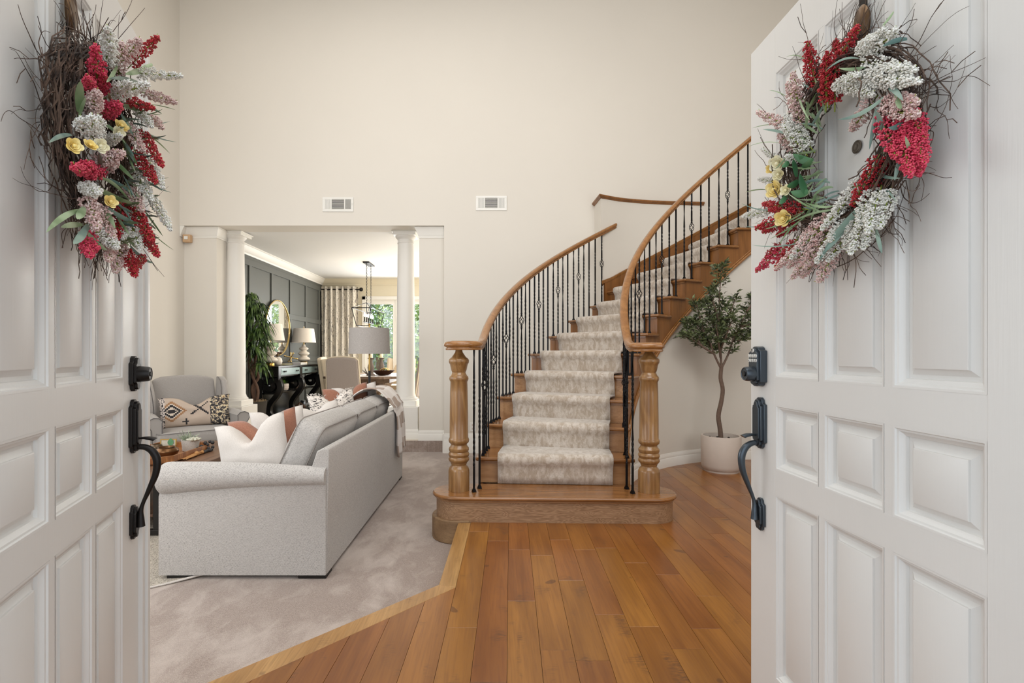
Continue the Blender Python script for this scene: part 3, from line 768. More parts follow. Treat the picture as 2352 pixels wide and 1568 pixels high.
def door(name, Mx, keypad, hw):
    fr = M().box(.14, .783, -.045, -.019, .17, 2.04).xf(Mx)
    d = struct(name, fr, MAT['door'], smooth=0)
    def dp(nm, m, mat=MAT['door'], par=d, **k): return part(nm, m.xf(Mx), mat, par, **k)
    for a, b in ((0, .14), (.783, .92)): dp('stile', M().box(a, b, -.045, 0, .012, 2.178), smooth=0, bevel=.0007)
    for a, b in ((.012, .172), (.739, .816), (1.016, 1.098), (2.038, 2.178)): dp('rail', M().box(.14, .783, -.045, -.0003, a, b), smooth=0)
    for z0, z1 in ROWS:
        for a, b in ((.344, .367), (.565, .584)): dp('mullion', M().box(a, b, -.045, -.0006, z0, z1), smooth=0)
        for a, b in COLS: dp('panel', panel_mesh(a, b, z0, z1), smooth=25)
    L = .855
    if keypad:
        k = dp('keypad_deadbolt', plate(L, 1.068, 1.196, .062, [(0, .022), (.006, .030)], .014), hw, smooth=30, bevel=.0015)
        for r_ in range(2):
            for c_ in range(5):
                x = L - .0205 + c_ * .01025; z = 1.151 + r_ * .0145
                bm = M().lathe([(.0001, 0), (.0042, 0), (.0042, .0015), (.003, .0025), (.0001, .0025)], seg=12); bm.v = [(x + a, .030 + c, z + b * 1.35) for a, b, c in bm.v]
                dp('keypad_button', bm, MAT['white_p'], k, smooth=30, label='white oval number button')
        bm = M().lathe([(.0001, 0), (.009, 0), (.009, .0015), (.0001, .0025)], seg=16); bm.v = [(L + a, .030 + c, 1.183 + b * .7) for a, b, c in bm.v]
        dp('keypad_button', bm, MAT['white_p'], k, smooth=30, label='wide oval white lock button')
        bm = M().box(L - .002, L + .002, .032, .0335, 1.179, 1.184).lathe([(.0001, 0), (.003, 0), (.003, .001), (.0001, .001)], seg=10)
        bm.v = [(a + L, c + .0323, b + 1.186) if i >= 8 else (a, b, c) for i, (a, b, c) in enumerate(bm.v)]
        dp('lock_symbol', bm, MAT['black_m'], k, smooth=0)
        for i, ch in enumerate('1234567890'):
            cu = bpy.data.curves.new('digit', 'FONT'); cu.body = ch; cu.size = .0085; cu.align_x = 'CENTER'; cu.align_y = 'CENTER'; cu.extrude = .0002
            to = bpy.data.objects.new('digit_src', cu); COL.objects.link(to)
            me = bpy.data.meshes.new_from_object(to); bpy.data.objects.remove(to)
            x = L + (.0205 - (i % 5) * .01025); z = 1.1655 - (i // 5) * .0145
            T = Matrix.Identity(4); T[0][0] = -1; T[1][1] = 0; T[2][2] = 0; T[1][2] = 1; T[2][1] = 1; T[0][3] = x; T[1][3] = .0327; T[2][3] = z
            me.transform(Mx @ T); me.materials.clear(); 
            part('digit', me, MAT['black_m'], k)
        zc = 1.108
        cyl = [(.001, .022), (.024, .022), (.0245, .034), (.023, .052), (.0205, .058), (.019, .058), (.018, .0565), (.001, .0565)]
        kw = [(.001, .0565), (.008, .0565), (.008, .060), (.001, .060)]
    else:
        k = dp('deadbolt', plate(L, 1.058, 1.165, .058, [(0, .012), (.005, .019)], .022), hw, smooth=30, bevel=.0015); zc = 1.11
        cyl = [(.001, .012), (.024, .012), (.0245, .022), (.0225, .044), (.020, .050), (.0185, .050), (.0175, .0485), (.001, .0485)]
        kw = [(.001, .0485), (.007, .0485), (.007, .051), (.001, .051)]
    for nm, pr, mt in (('lock_cylinder', cyl, hw), ('keyway', kw, MAT['black_m'])):
        c = M().lathe(pr, seg=28); c.v = [(L + a, cc, zc + b) for a, b, cc in c.v]; dp(nm, c, mt, k, smooth=40)
    h = dp('handleset', plate(L, .868, 1.032, .060, [(0, .010), (.006, .018), (.012, .022)], .022), hw, smooth=30, bevel=.0015)
    dp('lower_plate', plate(L, .604, .708, .046, [(0, .009), (.006, .016)], .018), hw, h, smooth=30, bevel=.0015)
    pth = smoothp([V(p) for p in ((L, .012, .886), (L, .034, .884), (L, .054, .870), (L, .066, .842), (L, .063, .800), (L, .047, .755), (L, .031, .715), (L, .024, .690), (L, .0235, .668), (L, .024, .640))], 5)
    n = len(pth); rad = []
    for i in range(n):
        t = i / (n - 1); rad.append(.0085 + .003 * math.exp(-((t - .3) / .16) ** 2) - .003 * math.exp(-((t - .68) / .12) ** 2) + .0035 * max(0, (t - .85) / .15))
    dp('grip', M().tube(pth, rad, 12), hw, h, smooth=80)
    th = smoothp([V(p) for p in ((L, .018, .912), (L, .034, .914), (L, .050, .910), (L, .062, .902))], 4)
    tm = M().tube(th, [.004 + .006 * min(1, i / 6) for i in range(len(th))], 10); tm.v = [(L + (a - L) * 1.25, b, .91 + (c - .91) * .55) for a, b, c in tm.v]
    dp('thumb_latch', tm, hw, h, smooth=80)
    return d
door_r = door('door_1', MR, True, MAT['bronze_b'])
door_l = door('door_2', ML, False, MAT['bronze'])
for n_, (a, b, c_) in enumerate(((.919, .944, .012), (.944, .968, .020), (.968, .978, .012))):
    part('astragal', M().box(a, b, -.045, c_, .012, 2.178).xf(ML), MAT['door'], door_l, smooth=0, bevel=.002)
# peephole ring on the right door
ph = onplane(MR, 1964, 337)
m = M().lathe([(.001, -.007), (.014, -.007), (.0155, -.0045), (.013, -.003), (.011, -.004), (.008, -.003), (.006, -.0035), (.001, -.0045)], seg=24)
lp_ = MR.inverted() @ ph; m.v = [(lp_.x + a, .001 + c, lp_.z + b) for a, b, c in m.v]
part('peephole', m.xf(MR), plain('aged_bronze', srgb(96, 88, 78), .5, .5), door_r, smooth=40)
# ---------------------------------------------------------------- wreaths
rw = random.Random(11)
def spike_mesh(kind, var, seed):
    r_ = random.Random(seed); m = M(); L = .12; t_ = 1.618
    icv = [V(p).normalized() for p in ((-1, t_, 0), (1, t_, 0), (-1, -t_, 0), (1, -t_, 0), (0, -1, t_), (0, 1, t_), (0, -1, -t_), (0, 1, -t_), (t_, 0, -1), (t_, 0, 1), (-t_, 0, -1), (-t_, 0, 1))]
    icf = [(0, 11, 5), (0, 5, 1), (0, 1, 7), (0, 7, 10), (0, 10, 11), (1, 5, 9), (5, 11, 4), (11, 10, 2), (10, 7, 6), (7, 1, 8), (3, 9, 4), (3, 4, 2), (3, 2, 6), (3, 6, 8), (3, 8, 9), (4, 9, 5), (2, 4, 11), (6, 2, 10), (8, 6, 7), (9, 8, 1)]
    m.tube([(0, 0, -.02), (0, 0, L * .9)], .0014, 4)
    for c in range(20):
        a = c * 2.4; t = c / 20; m.tube([(0, 0, t * L), (.008 * cos(a), .008 * sin(a), t * L + .006)], .0008, 3)
    ns = len(m.f)
    for c in range(64):
        t = (c + .5) / 64; env = (.0175 * (sin(pi * min(1, .16 + t * .84)) ** .55)) * (1.05 - .40 * t)
        a = c * 2.4; rr = env * (.55 + .45 * r_.random()); cx, cy, cz = rr * cos(a), rr * sin(a), t * L + r_.uniform(-.003, .003)
        for b in range(9):
            s_ = r_.uniform(.0015, .0022); d = V((r_.gauss(0, 1), r_.gauss(0, 1), r_.gauss(0, 1))).normalized() * r_.uniform(.0025, .0048)
            m.add([(cx + d.x + q_.x * s_, cy + d.y + q_.y * s_, cz + d.z + q_.z * s_) for q_ in icv], icf)
    mi = [1] * ns + [0] * (len(m.f) - ns)
    me = bpy.data.meshes.new('flower_spike'); me.from_pydata(m.v, [], m.f); me.shade_smooth()
    me.materials.append(BER[kind]); me.materials.append(MAT['stem'])
    for i, p in enumerate(me.polygons): p.material_index = mi[i]
    return me
SPK = {(k, v): spike_mesh(k, v, i * 3 + v) for i, k in enumerate('wbrp') for v in range(2)}
CN = {'w': 'white flower spike', 'b': 'blush pink flower spike', 'r': 'crimson flower spike', 'p': 'rose red flower spike'}
def spike(par, kind, a, b, wd=1.0):
    if wd > 1.18:
        off = (b - a).cross(a - V((0, 0, H))).normalized() * .007 * wd
        spike(par, kind, a + off + V((0, 0, .002)), a + off + (b - a) * .86, 1.0); a = a - off; b = b - off; wd = 1.05
    me = SPK[(kind, rw.randrange(2))]; o = bpy.data.objects.new('flower_spike', me); COL.objects.link(o)
    d = b - a; q_ = d.to_track_quat('Z', 'Y'); L = d.length / .12
    o.matrix_basis = Matrix.LocRotScale(a, q_, (wd, wd, L)); o.rotation_mode = 'XYZ'
    o.parent = par; o.matrix_parent_inverse = wm(par).inverted(); o['label'] = CN[kind]
def blade(par, a, b, bend, wdt, mat, name='leaf', up=None):
    """long curved leaf from a to b, bowed by vector bend"""
    m = M(); n = 9; d = (b - a).normalized(); side = d.cross(bend if bend.length > 1e-5 else V((0, 0, 1))).normalized() if up is None else up
    L = []; 
    for i in range(n + 1):
        t = i / n; p = a.lerp(b, t) + bend * (4 * t * (1 - t)); w = wdt * (sin(pi * min(1, .12 + t * .88)) ** .7) * .5
        L.append((p - side * w, p + d.cross(side) * w * .25, p + side * w))
    for r_ in L: m.v += [tuple(x) for x in r_]
    for i in range(n):
        for j in range(2): q_ = i * 3 + j; m.f.append((q_, q_ + 1, q_ + 4, q_ + 3))
    part(name, m, mat, par, smooth=80)
def rose(par, c, r, mat, nrm):
    m = M(); q_ = nrm.to_track_quat('Z', 'Y').to_matrix().to_4x4()
    for ring, (cnt, rad, tilt, sc_) in enumerate(((5, .55, .62, 1.0), (5, .42, .95, .9), (5, .28, 1.2, .8), (4, .14, 1.4, .66))):
        for i in range(cnt):
            a = 2 * pi * i / cnt + ring * .6
            def fn(u, v):
                x = (u - .5) * 1.15 * sc_; y = v * .95 * sc_; w = sin(pi * u) ** .5
                y *= .35 + .65 * w if v > 0 else 1
                z = y * sin(tilt) + .12 * (1 - (2 * u - 1) ** 2) * -1; y2 = y * cos(tilt) + rad * .45 - .25 * (2 * u - 1) ** 2 * 0 + .1 * v * v
                x2 = x * cos(a + pi / 2) + y2 * cos(a); yy = x * sin(a + pi / 2) + y2 * sin(a)
                return V((x2, yy, z)) * r
            m.grid(fn, 5, 4)
    m.ball((0, 0, .25 * r), .28 * r, 8, 6)
    m.xf(Matrix.Translation(c) @ q_)
    part('rose', m, mat, par, smooth=80, label='yellow silk rose' if mat is MAT['yellow'] else 'cream silk rose')
def wreath(label, Mx, Lc, zc, sprays, seed):
    r_ = random.Random(seed)
    loc = Mx @ V((Lc, .02, zc))
    t = thing('wreath', label, 'wreath', tuple(loc), group='door wreaths')
    m = M()
    def pt(a, r, n): return V((Lc + r * cos(a), n, zc + r * sin(a)))
    for i in range(560):
        a = r_.uniform(0, 2 * pi); sp = r_.uniform(.5, 1.2); r0 = .175 + r_.gauss(0, .018); n0 = .045 + r_.gauss(0, .016); r1 = r0 + r_.gauss(0, .02); n1 = n0 + r_.gauss(0, .01)
        n0 = max(.008, n0); n1 = max(.008, n1); nn = 9; ph_ = r_.uniform(0, 6); am = r_.uniform(.001, .006)
        m.tube([pt(a + sp * j / nn, r0 + (r1 - r0) * j / nn + am * sin(j * 1.1 + ph_), max(.006, n0 + (n1 - n0) * j / nn + am * sin(j * 2.1))) for j in range(nn + 1)], r_.uniform(.0009, .0018), 4)
    for i in range(sprays):
        a = r_.uniform(0, 2 * pi); 
        if r_.random() < .45: a = r_.choice((r_.uniform(2.6, 4.2), r_.uniform(-2.2, -.6) , r_.uniform(1.2, 1.9)))
        r0 = .18 + r_.uniform(-.01, .03); n0 = max(.01, .045 + r_.gauss(0, .02)); ln = r_.uniform(.05, .15); tw = r_.choice((-1, 1)) * r_.uniform(0, 1.1); cr = r_.gauss(0, .9)
        p = pt(a, r0, n0); hd = a + tw; path = [p]; vn = r_.gauss(.0, .3)
        for j in range(7):
            hd += cr * .18 + r_.gauss(0, .22); p = p + V((cos(hd), vn, sin(hd))) * (ln / 7); p.y = max(p.y, .005); path.append(p)
        w = r_.uniform(.0007, .0012); q0 = path[4]; path = smoothp(path, 3); m.tube(path, [w * (1 - .6 * j / len(path)) for j in range(len(path))], 4)
        if r_.random() < .5:
            pass; hd2 = hd + r_.choice((-.7, .7)); m.tube([q0, q0 + V((cos(hd2), vn, sin(hd2))) * .02, q0 + V((cos(hd2 + .2), vn, sin(hd2 + .2))) * .04], .0008, 3)
    for i in range(110):   # fine twigs trailing down and out from the outer edge
        a = r_.uniform(-1.5, .1) if r_.random() < .65 else r_.uniform(.6, 1.7)
        if i % 3 == 0: a = r_.uniform(-2.2, -1.0)
        p = pt(a, .185 + r_.uniform(-.01, .03), .03 + r_.uniform(-.015, .03)); hd = (-pi / 2 + r_.gauss(.0, .35)) if a < .2 else a + r_.gauss(0, .5); path = [p]; ln = r_.uniform(.06, .15)
        for j in range(8):
            hd += r_.gauss(0, .25); p = p + V((cos(hd), r_.gauss(0, .1), sin(hd))) * (ln / 8); p.y = max(.005, p.y); path.append(p)
        m.tube(path, [r_.uniform(.0006, .0010)] * 9, 3)
    m.xf(Mx)
    tw_ = part('twigs', m, MAT['twig'], t, smooth=60); tw_['kind'] = 'stuff'
    return t
Rp = lambda u, v, d: onplane(MR, 1700 + u / 2.2407, v / 2.2407, d)
Lp = lambda u, v, d: onplane(ML, 80 + u / 2.375, v / 2.375, d)
wr = wreath('twig wreath with pink and white flower spikes on the right-hand door', MR, .437, 1.668, 190, 5)
wlft = wreath('twig wreath with pink and white flower spikes on the left-hand door', ML, .455, 1.668, 170, 9)
RS = [('r', 392, 450, 345, 215, 1.1), ('r', 362, 430, 352, 260, .9), ('r', 465, 530, 470, 215, 1.25), ('r', 455, 520, 440, 300, 1.1), ('r', 480, 350, 605, 135, 1.05), ('w', 640, 290, 785, 140, 1.2), ('w', 625, 260, 700, 190, 1.1),
      ('w', 495, 450, 610, 385, 1.1), ('w', 560, 420, 700, 465, 1.2), ('w', 640, 350, 935, 395, 1.25), ('w', 640, 400, 820, 345, 1.1), ('w', 700, 415, 880, 425, 1.1), ('b', 335, 640, 250, 380, 1.2), ('b', 310, 600, 280, 440, 1.1), ('b', 290, 670, 88, 575, 1.0),
      ('w', 345, 770, 215, 605, 1.2), ('w', 340, 700, 240, 640, .9), ('b', 285, 770, 200, 690, 1.0), ('w', 235, 850, 112, 765, .8), ('w', 200, 940, 92, 920, .7), ('w', 290, 830, 235, 800, .7), ('b', 690, 515, 568, 675, 1.15), ('b', 750, 545, 935, 560, 1.35), ('b', 760, 530, 900, 510, 1.1),
      ('p', 760, 600, 840, 800, 1.5), ('p', 850, 600, 930, 760, 1.3), ('p', 870, 700, 915, 890, 1.5), ('p', 850, 780, 925, 895, 1.1), ('r', 735, 815, 600, 1065, 1.2), ('r', 325, 1075, 120, 1050, 1.1), ('r', 300, 1095, 150, 1080, .9), ('r', 300, 1105, 85, 1190, 1.2), ('w', 150, 1085, 15, 1115, .95),
      ('r', 285, 1150, 190, 1215, 1.0), ('w', 630, 925, 465, 1130, 1.15), ('w', 590, 990, 420, 1180, .9), ('b', 470, 1110, 310, 1230, 1.1), ('b', 480, 1150, 195, 1395, 1.25), ('w', 400, 1190, 260, 1330, 1.0), ('b', 450, 1245, 278, 1445, 1.2), ('b', 400, 1280, 330, 1380, 1.0), ('p', 225, 1275, 82, 1395, 1.0), ('r', 285, 1240, 182, 1388, 1.0), ('r', 200, 1260, 130, 1330, .8),
      ('w', 690, 980, 640, 1160, 1.2), ('w', 745, 990, 680, 1200, 1.25), ('w', 700, 1060, 590, 1310, 1.25), ('w', 600, 1120, 540, 1280, 1.0), ('w', 560, 1165, 410, 1360, 1.2), ('w', 620, 1100, 560, 1200, 1.0), ('b', 500, 1280, 398, 1455, 1.1), ('w', 540, 1130, 460, 1240, 1.0)]
for k, a, b, c, d, w in RS: spike(wr, k, Rp(a, b, .062), Rp(c, d, .085 + rw.uniform(-.01, .02)), w)
LS = [('p', 345, 500, 330, 250, 1.6), ('p', 300, 500, 290, 420, 1.2), ('p', 380, 500, 375, 400, 1.1), ('w', 410, 340, 395, 155, 1.6), ('w', 380, 350, 420, 240, 1.3), ('b', 455, 400, 480, 230, 1.5), ('b', 480, 330, 575, 215, 1.5), ('r', 530, 350, 672, 200, 1.4), ('w', 560, 400, 800, 415, 1.25), ('w', 395, 530, 615, 460, 1.5), ('w', 400, 510, 520, 450, 1.3),
      ('b', 590, 505, 775, 560, 1.2), ('r', 500, 550, 648, 590, 1.2), ('b', 300, 610, 345, 500, 1.6), ('p', 370, 620, 465, 570, 1.6), ('w', 290, 780, 280, 630, 1.8), ('w', 330, 740, 345, 640, 1.4), ('b', 330, 890, 490, 830, 1.5), ('b', 400, 920, 440, 830, 1.4), ('p', 355, 940, 212, 910, 1.6), ('p', 300, 960, 290, 890, 1.3), ('r', 590, 730, 695, 905, 1.3), ('r', 550, 830, 660, 995, 1.4),
      ('b', 490, 670, 600, 825, 1.3), ('w', 545, 930, 640, 1090, 1.3), ('w', 640, 1080, 740, 1250, 1.2), ('w', 610, 850, 700, 1020, 1.2), ('r', 530, 1120, 640, 1310, 1.5), ('r', 590, 1260, 670, 1395, 1.3), ('b', 290, 1090, 340, 1250, 1.6), ('b', 350, 1130, 430, 1300, 1.5), ('w', 300, 1240, 455, 1350, 1.5), ('w', 380, 1280, 440, 1350, 1.3), ('p', 290, 1280, 300, 1400, 1.4), ('p', 270, 1350, 340, 1350, 1.2),
      ('b', 470, 1330, 440, 1485, 1.5), ('b', 420, 1340, 400, 1420, 1.2), ('r', 500, 1370, 548, 1505, 1.3), ('w', 265, 1020, 350, 1050, 1.4), ('r', 470, 1110, 455, 1300, 1.3), ('b', 510, 1030, 590, 1150, 1.4), ('w', 515, 1180, 575, 1360, 1.3), ('b', 640, 640, 700, 700, 1.0), ('w', 560, 600, 640, 690, 1.1), ('w', 490, 1210, 480, 1300, 1.2), ('r', 590, 1400, 540, 1480, 1.0), ('w', 390, 770, 470, 740, 1.1)]
for k, a, b, c, d, w in LS:
    e = .03 if min(a, c) < 420 else 0
    spike(wlft, k, Lp(a, b, .07 + max(0, (a - 420)) * .00022), Lp(c, d, .085 + e + max(0, (c - 420)) * .00035), w * .70)
# leaves
GR = [(610, 300, 435, 370, -30, 5), (640, 345, 505, 350, 10, 6), (350, 320, 235, 295, -25, 2.4), (240, 500, 150, 465, -10, 2.4), (180, 640, 60, 660, -6, 2), (245, 690, 115, 665, -6, 6), (200, 735, 40, 755, -14, 2.4), (130, 975, 25, 990, -6, 4), (290, 470, 360, 620, 18, 4), (350, 560, 390, 480, 5, 6), (370, 640, 430, 540, 5, 7),
      (340, 660, 350, 520, -10, 7), (740, 500, 500, 615, 30, 9), (860, 200, 730, 240, -10, 8), (790, 60, 730, 135, 5, 5), (700, 560, 665, 770, 8, 7), (740, 690, 700, 570, -10, 9), (820, 800, 795, 930, 5, 8), (840, 620, 760, 655, 20, 9), (880, 790, 850, 700, 5, 7), (640, 1050, 400, 1350, -25, 12), (560, 1130, 430, 1300, 12, 10),
      (700, 1180, 730, 1305, 5, 8), (330, 1090, 120, 1180, 14, 5), (340, 1110, 150, 1230, 10, 4), (300, 1250, 60, 1260, 14, 4), (300, 1150, 200, 1260, -20, 4), (480, 1080, 250, 1150, -16, 5), (420, 1090, 240, 990, 12, 4), (340, 1080, 60, 1150, 22, 3), (150, 1080, 5, 1045, 12, 3), (740, 770, 780, 720, -12, 8), (260, 780, 180, 870, 6, 4), (760, 450, 840, 520, -16, 8), (800, 470, 830, 560, 20, 7), (130, 1160, 25, 1165, 5, 2.5), (480, 1060, 330, 1040, 14, 5)]
def pxleaf(par, Q, a, b, c, d, bow, wdt, mat, d0=.075, d1=.105, sc_=1.0, name='leaf'):
    A = Q(a, b, d0); B = Q(c, d, d1); mid = Q((a + c) / 2, (b + d) / 2 + bow, (d0 + d1) / 2)
    view = (mid - V((0, 0, H))).normalized(); ax = (B - A).normalized(); side = ax.cross(view).normalized()
    tilt = rw.uniform(-.7, .7); side = (side * cos(tilt) + view * sin(tilt)).normalized()
    blade(par, A, B, (mid - (A + B) / 2) * .9, wdt * .00115 * sc_, mat, name, up=side)
for i, g in enumerate(GR): pxleaf(wr, Rp, *g, MAT['sage'] if (g[5] >= 8 or i % 5 == 0) else MAT['grass'])
for i in range(56):
    a = rw.uniform(0, 2 * pi) if i < 20 else rw.uniform(2.2, 4.6) * -1 + 2 * pi; c = V((830 - 160, 760)); r0 = rw.uniform(150, 260)
    cx, cy = 560 + r0 * cos(a) * .95, 770 + r0 * sin(a) * 1.45; ln = rw.uniform(70, 150); a2 = a + rw.uniform(-.5, .9)
    pxleaf(wr, Rp, cx, cy, cx + ln * cos(a2), cy + ln * sin(a2), rw.uniform(-20, 20), rw.uniform(3, 7), rw.choice((MAT['grass'], MAT['sage'], MAT['grass'])), .05, .08)
for g in ((375, 830, 270, 790, 14, 30), (345, 850, 300, 800, -6, 20), (290, 910, 272, 820, -12, 20), (340, 1000, 305, 890, 10, 26), (300, 930, 240, 960, 8, 28), (350, 985, 258, 985, 14, 30), (320, 860, 375, 810, 10, 24), (255, 820, 215, 860, 8, 22), (240, 1000, 200, 1050, 8, 20)):
    pxleaf(wr, Rp, *g[:4], g[4], g[5] * .58, MAT['broad'], .08, .1)
for u, v, r, mt in ((192, 840, .020, 'creamp'), (160, 868, .013, 'yellow'), (198, 897, .015, 'creamp'), (180, 975, .022, 'yellow'), (237, 980, .014, 'creamp'), (224, 1122, .021, 'yellow')):
    rose(wr, Rp(u, v, .09), r, MAT[mt], (V((0, 0, H)) - Rp(u, v, .09)).normalized() + V((-.5, .2, rw.uniform(-.2, .3))))
GL = [(240, 610, 250, 440, -10, 14), (200, 735, 75, 780, -16, 8), (450, 360, 390, 450, 10, 9), (640, 350, 490, 405, 10, 14), (600, 470, 400, 430, -20, 10), (470, 570, 610, 640, -16, 11), (470, 590, 640, 650, -20, 5), (560, 660, 740, 660, 18, 4), (640, 570, 770, 600, -4, 3), (600, 720, 740, 840, -8, 4), (560, 700, 775, 775, 14, 4), (420, 560, 400, 500, 5, 6),
      (355, 670, 500, 790, -25, 7), (360, 900, 350, 830, 6, 9), (300, 995, 560, 1115, 20, 14), (330, 970, 520, 1100, -40, 8), (380, 970, 600, 1130, -30, 7), (245, 1145, 60, 1270, -25, 12), (270, 1130, 230, 1195, 5, 14), (290, 1225, 210, 1330, 15, 14), (260, 1225, 140, 1240, -6, 11), (290, 1270, 395, 1365, 15, 10), (390, 1130, 560, 1220, 10, 12), (380, 1150, 440, 1250, -14, 10),
      (470, 1240, 565, 1365, 5, 10), (520, 1340, 650, 1435, 20, 9), (600, 1150, 700, 1290, 0, 6), (640, 1270, 760, 1365, 6, 2.5), (640, 1010, 745, 1050, 3, 3), (590, 1060, 690, 1090, 20, 5), (240, 640, 280, 530, -10, 7), (500, 800, 540, 880, 0, 8), (480, 760, 560, 900, 5, 10), (440, 880, 540, 980, 0, 10)]
for i, g in enumerate(GL): pxleaf(wlft, Lp, *g, MAT['sage'] if i % 3 == 1 else MAT['grass'], .085, .125, .85)
for i in range(70):
    x = rw.uniform(420, 620); y = rw.uniform(560, 1350); a = rw.uniform(-.4, 1.2); ln = rw.uniform(60, 150)
    pxleaf(wlft, Lp, x, y, x + ln * cos(a), y + ln * sin(a), rw.uniform(-14, 14), rw.uniform(3, 7), rw.choice((MAT['grass'], MAT['sage'], MAT['grass'])), .08, .15, .85)
for u, v, r, mt in ((470, 690, .017, 'yellow'), (455, 720, .015, 'creamp'), (210, 795, .016, 'yellow'), (300, 795, .014, 'yellow'), (355, 795, .017, 'creamp'), (410, 1100, .016, 'yellow')):
    rose(wlft, Lp(u, v, .115), r * .8, MAT[mt], V((.6, -.3, rw.uniform(-.2, .4))))
# wreath hangers: strap over the door with an oval plate
for Mx, dr_, nm in ((MR, door_r, 'right'), (ML, door_l, 'left')):
    Lh = .437 - .012
    h = thing('wreath_hanger', 'dark bronze oval-plated hanger strap over the %s-hand door' % nm, 'hanger', tuple(Mx @ V((Lh, 0, 1.9))), group='wreath hangers')
    part('strap', M().box(Lh - .012, Lh + .012, .001, .003, 1.84, 2.181).box(Lh - .012, Lh + .012, -.05, .003, 2.1795, 2.1815).xf(Mx), MAT['bronze'], h, smooth=0)
    m = M().lathe([(.001, 0), (.024, 0), (.0245, .004), (.020, .009), (.001, .010)], seg=28); m.v = [(Lh + a, .003 + c, 1.945 + b * 1.9) for a, b, c in m.v]
    part('oval_plate', m.xf(Mx), plain('hanger_bronze_' + nm, srgb(104, 82, 60), .35, .8), h, smooth=40)
    part('hook', M().tube([(Lh, .003, 1.86), (Lh, .003, 1.84), (Lh, .012, 1.83), (Lh, .03, 1.835), (Lh, .035, 1.855)], .004, 6).xf(Mx), MAT['bronze'], h, smooth=60)
# ---------------------------------------------------------------- soft furniture helpers
def softbox(sx, sy, sz, r=.25, bulge=(0, 0, 0), n=8):
    """rounded, slightly plump box centred on the origin"""
    m = M(); hx, hy, hz = sx / 2, sy / 2, sz / 2; rr = r if r < 1 else 1
    rad = min(hx, hy, hz) * rr
    def fp(p):
        x, y, z = p
        c = V((max(-hx + rad, min(hx - rad, x * hx)), max(-hy + rad, min(hy - rad, y * hy)), max(-hz + rad, min(hz - rad, z * hz))))
        d = V((x * hx, y * hy, z * hz)) - c
        if d.length > 1e-9: d = d.normalized() * rad
        q_ = c + d
        b = V((bulge[0] * (1 if x > 0 else -1) * (1 - y * y) * (1 - z * z) * (abs(x) ** 3), bulge[1] * (1 if y > 0 else -1) * (1 - x * x) * (1 - z * z) * (abs(y) ** 3), bulge[2] * (1 if z > 0 else -1) * (1 - y * y) * (1 - x * x) * (abs(z) ** 3)))
        return q_ + b
    for ax in range(3):
        for s in (-1, 1):
            def fn(u, v, ax=ax, s=s):
                a = 2 * u - 1; b = 2 * v - 1
                a = sin(a * pi / 2) * .35 + a * .65; b = sin(b * pi / 2) * .35 + b * .65
                if s < 0: a, b = b, a
                p = [0, 0, 0]; p[ax] = s; p[(ax + 1) % 3] = a; p[(ax + 2) % 3] = b; return fp(p)
            m.grid(fn, n, n)
    return m
def weld(o, d=.0004):
    w = o.modifiers.new('weld', 'WELD'); w.merge_threshold = d; return o
def rrect_path(w, h, r, n=5):
    p = []
    for cx, cy, a0 in ((w / 2 - r, h / 2 - r, 0), (-w / 2 + r, h / 2 - r, 90), (-w / 2 + r, -h / 2 + r, 180), (w / 2 - r, -h / 2 + r, 270)):
        for i in range(n + 1): a = R(a0 + 90 * i / n); p.append((cx + r * cos(a), cy + r * sin(a)))
    p.append(p[0]); return p
def pillow(w, h, t, chop=.0, n=20, fold=0.0, seed=0):
    m = M(); r_ = random.Random(seed)
    def surf(s):
        def fn(a, b):
            u = 2 * a - 1; v = 2 * b - 1
            if s < 0: u = -u
            x = w / 2 * u * (1 - .055 * (1 - v * v) ** 1.0 * 1.0); z = h / 2 * v * (1 - .055 * (1 - u * u))
            k = ((1 - abs(u) ** 3.2) * (1 - abs(v) ** 3.2)) ** .55
            cz = math.exp(-(u / .33) ** 2) * ((v + 1) / 2) ** 3
            z -= chop * cz; y = s * t / 2 * k * (1 + .0 * cz) + .006 * mnoise.noise(V((u * 2.2, v * 2.2, seed + s)))* k * 2
            return V((x, y, z))
        return fn
    m.grid(surf(1), n, n); m.grid(surf(-1), n, n); return m
RXm = lambda a: Matrix.Rotation(R(a), 4, 'X')
RYm = lambda a: Matrix.Rotation(R(a), 4, 'Y')
RZm = lambda a: Matrix.Rotation(R(a), 4, 'Z')
T = Matrix.Translation
# ---------------------------------------------------------------- area rug (sofa stands on it)
def rugmat():
    q = N('vintage_rug'); c = q.coord()
    v = q.n('ShaderNodeTexVoronoi'); v.feature = 'F1'; q.set(v, 'Vector', q.mapping(c, (14, 14, 14))); 
    a = q.noise(c, 7, 5, .7, 1.5); b = q.noise(c, 90, 2)
    k = q.math('ADD', q.math('MULTIPLY', v.outputs['Distance'], .6), q.math('MULTIPLY', a, .8))
    col = q.ramp(k, [(.42, srgb(70, 66, 62)), (.5, srgb(170, 160, 146)), (.62, srgb(206, 198, 184)), (.72, srgb(120, 112, 102)), (.8, srgb(196, 186, 172))])
    col = q.mix(q.math('MULTIPLY', b, .3), col, srgb(120, 112, 104)); q.bump(b, .3, .003)
    return q.out(col, .95)
m = M()
def rugf(u, v):
    x = -4.1 + 2.46 * u; y = 2.78 + 3.2 * v
    wv = math.exp(-v * 9) * (.012 + .018 * sin(x * 7.5 + 1)) ; y += math.exp(-v * 9) * .05 * sin(x * 4.6 + 2.2)
    if u > .86 and v < .1: y += (u - .86) * 1.1 * (1 - v * 10)
    return V((x, y, -.146 + max(0, wv) * .5))
m.grid(rugf, 50, 40); rug = mesh_obj('area_rug', m, rugmat(), smooth=60, solid=0)
tag(rug, 'distressed grey and cream oriental rug under the sofa and coffee table', 'rug'); rs_ = rug.modifiers.new('solid', 'SOLIDIFY'); rs_.thickness = .006
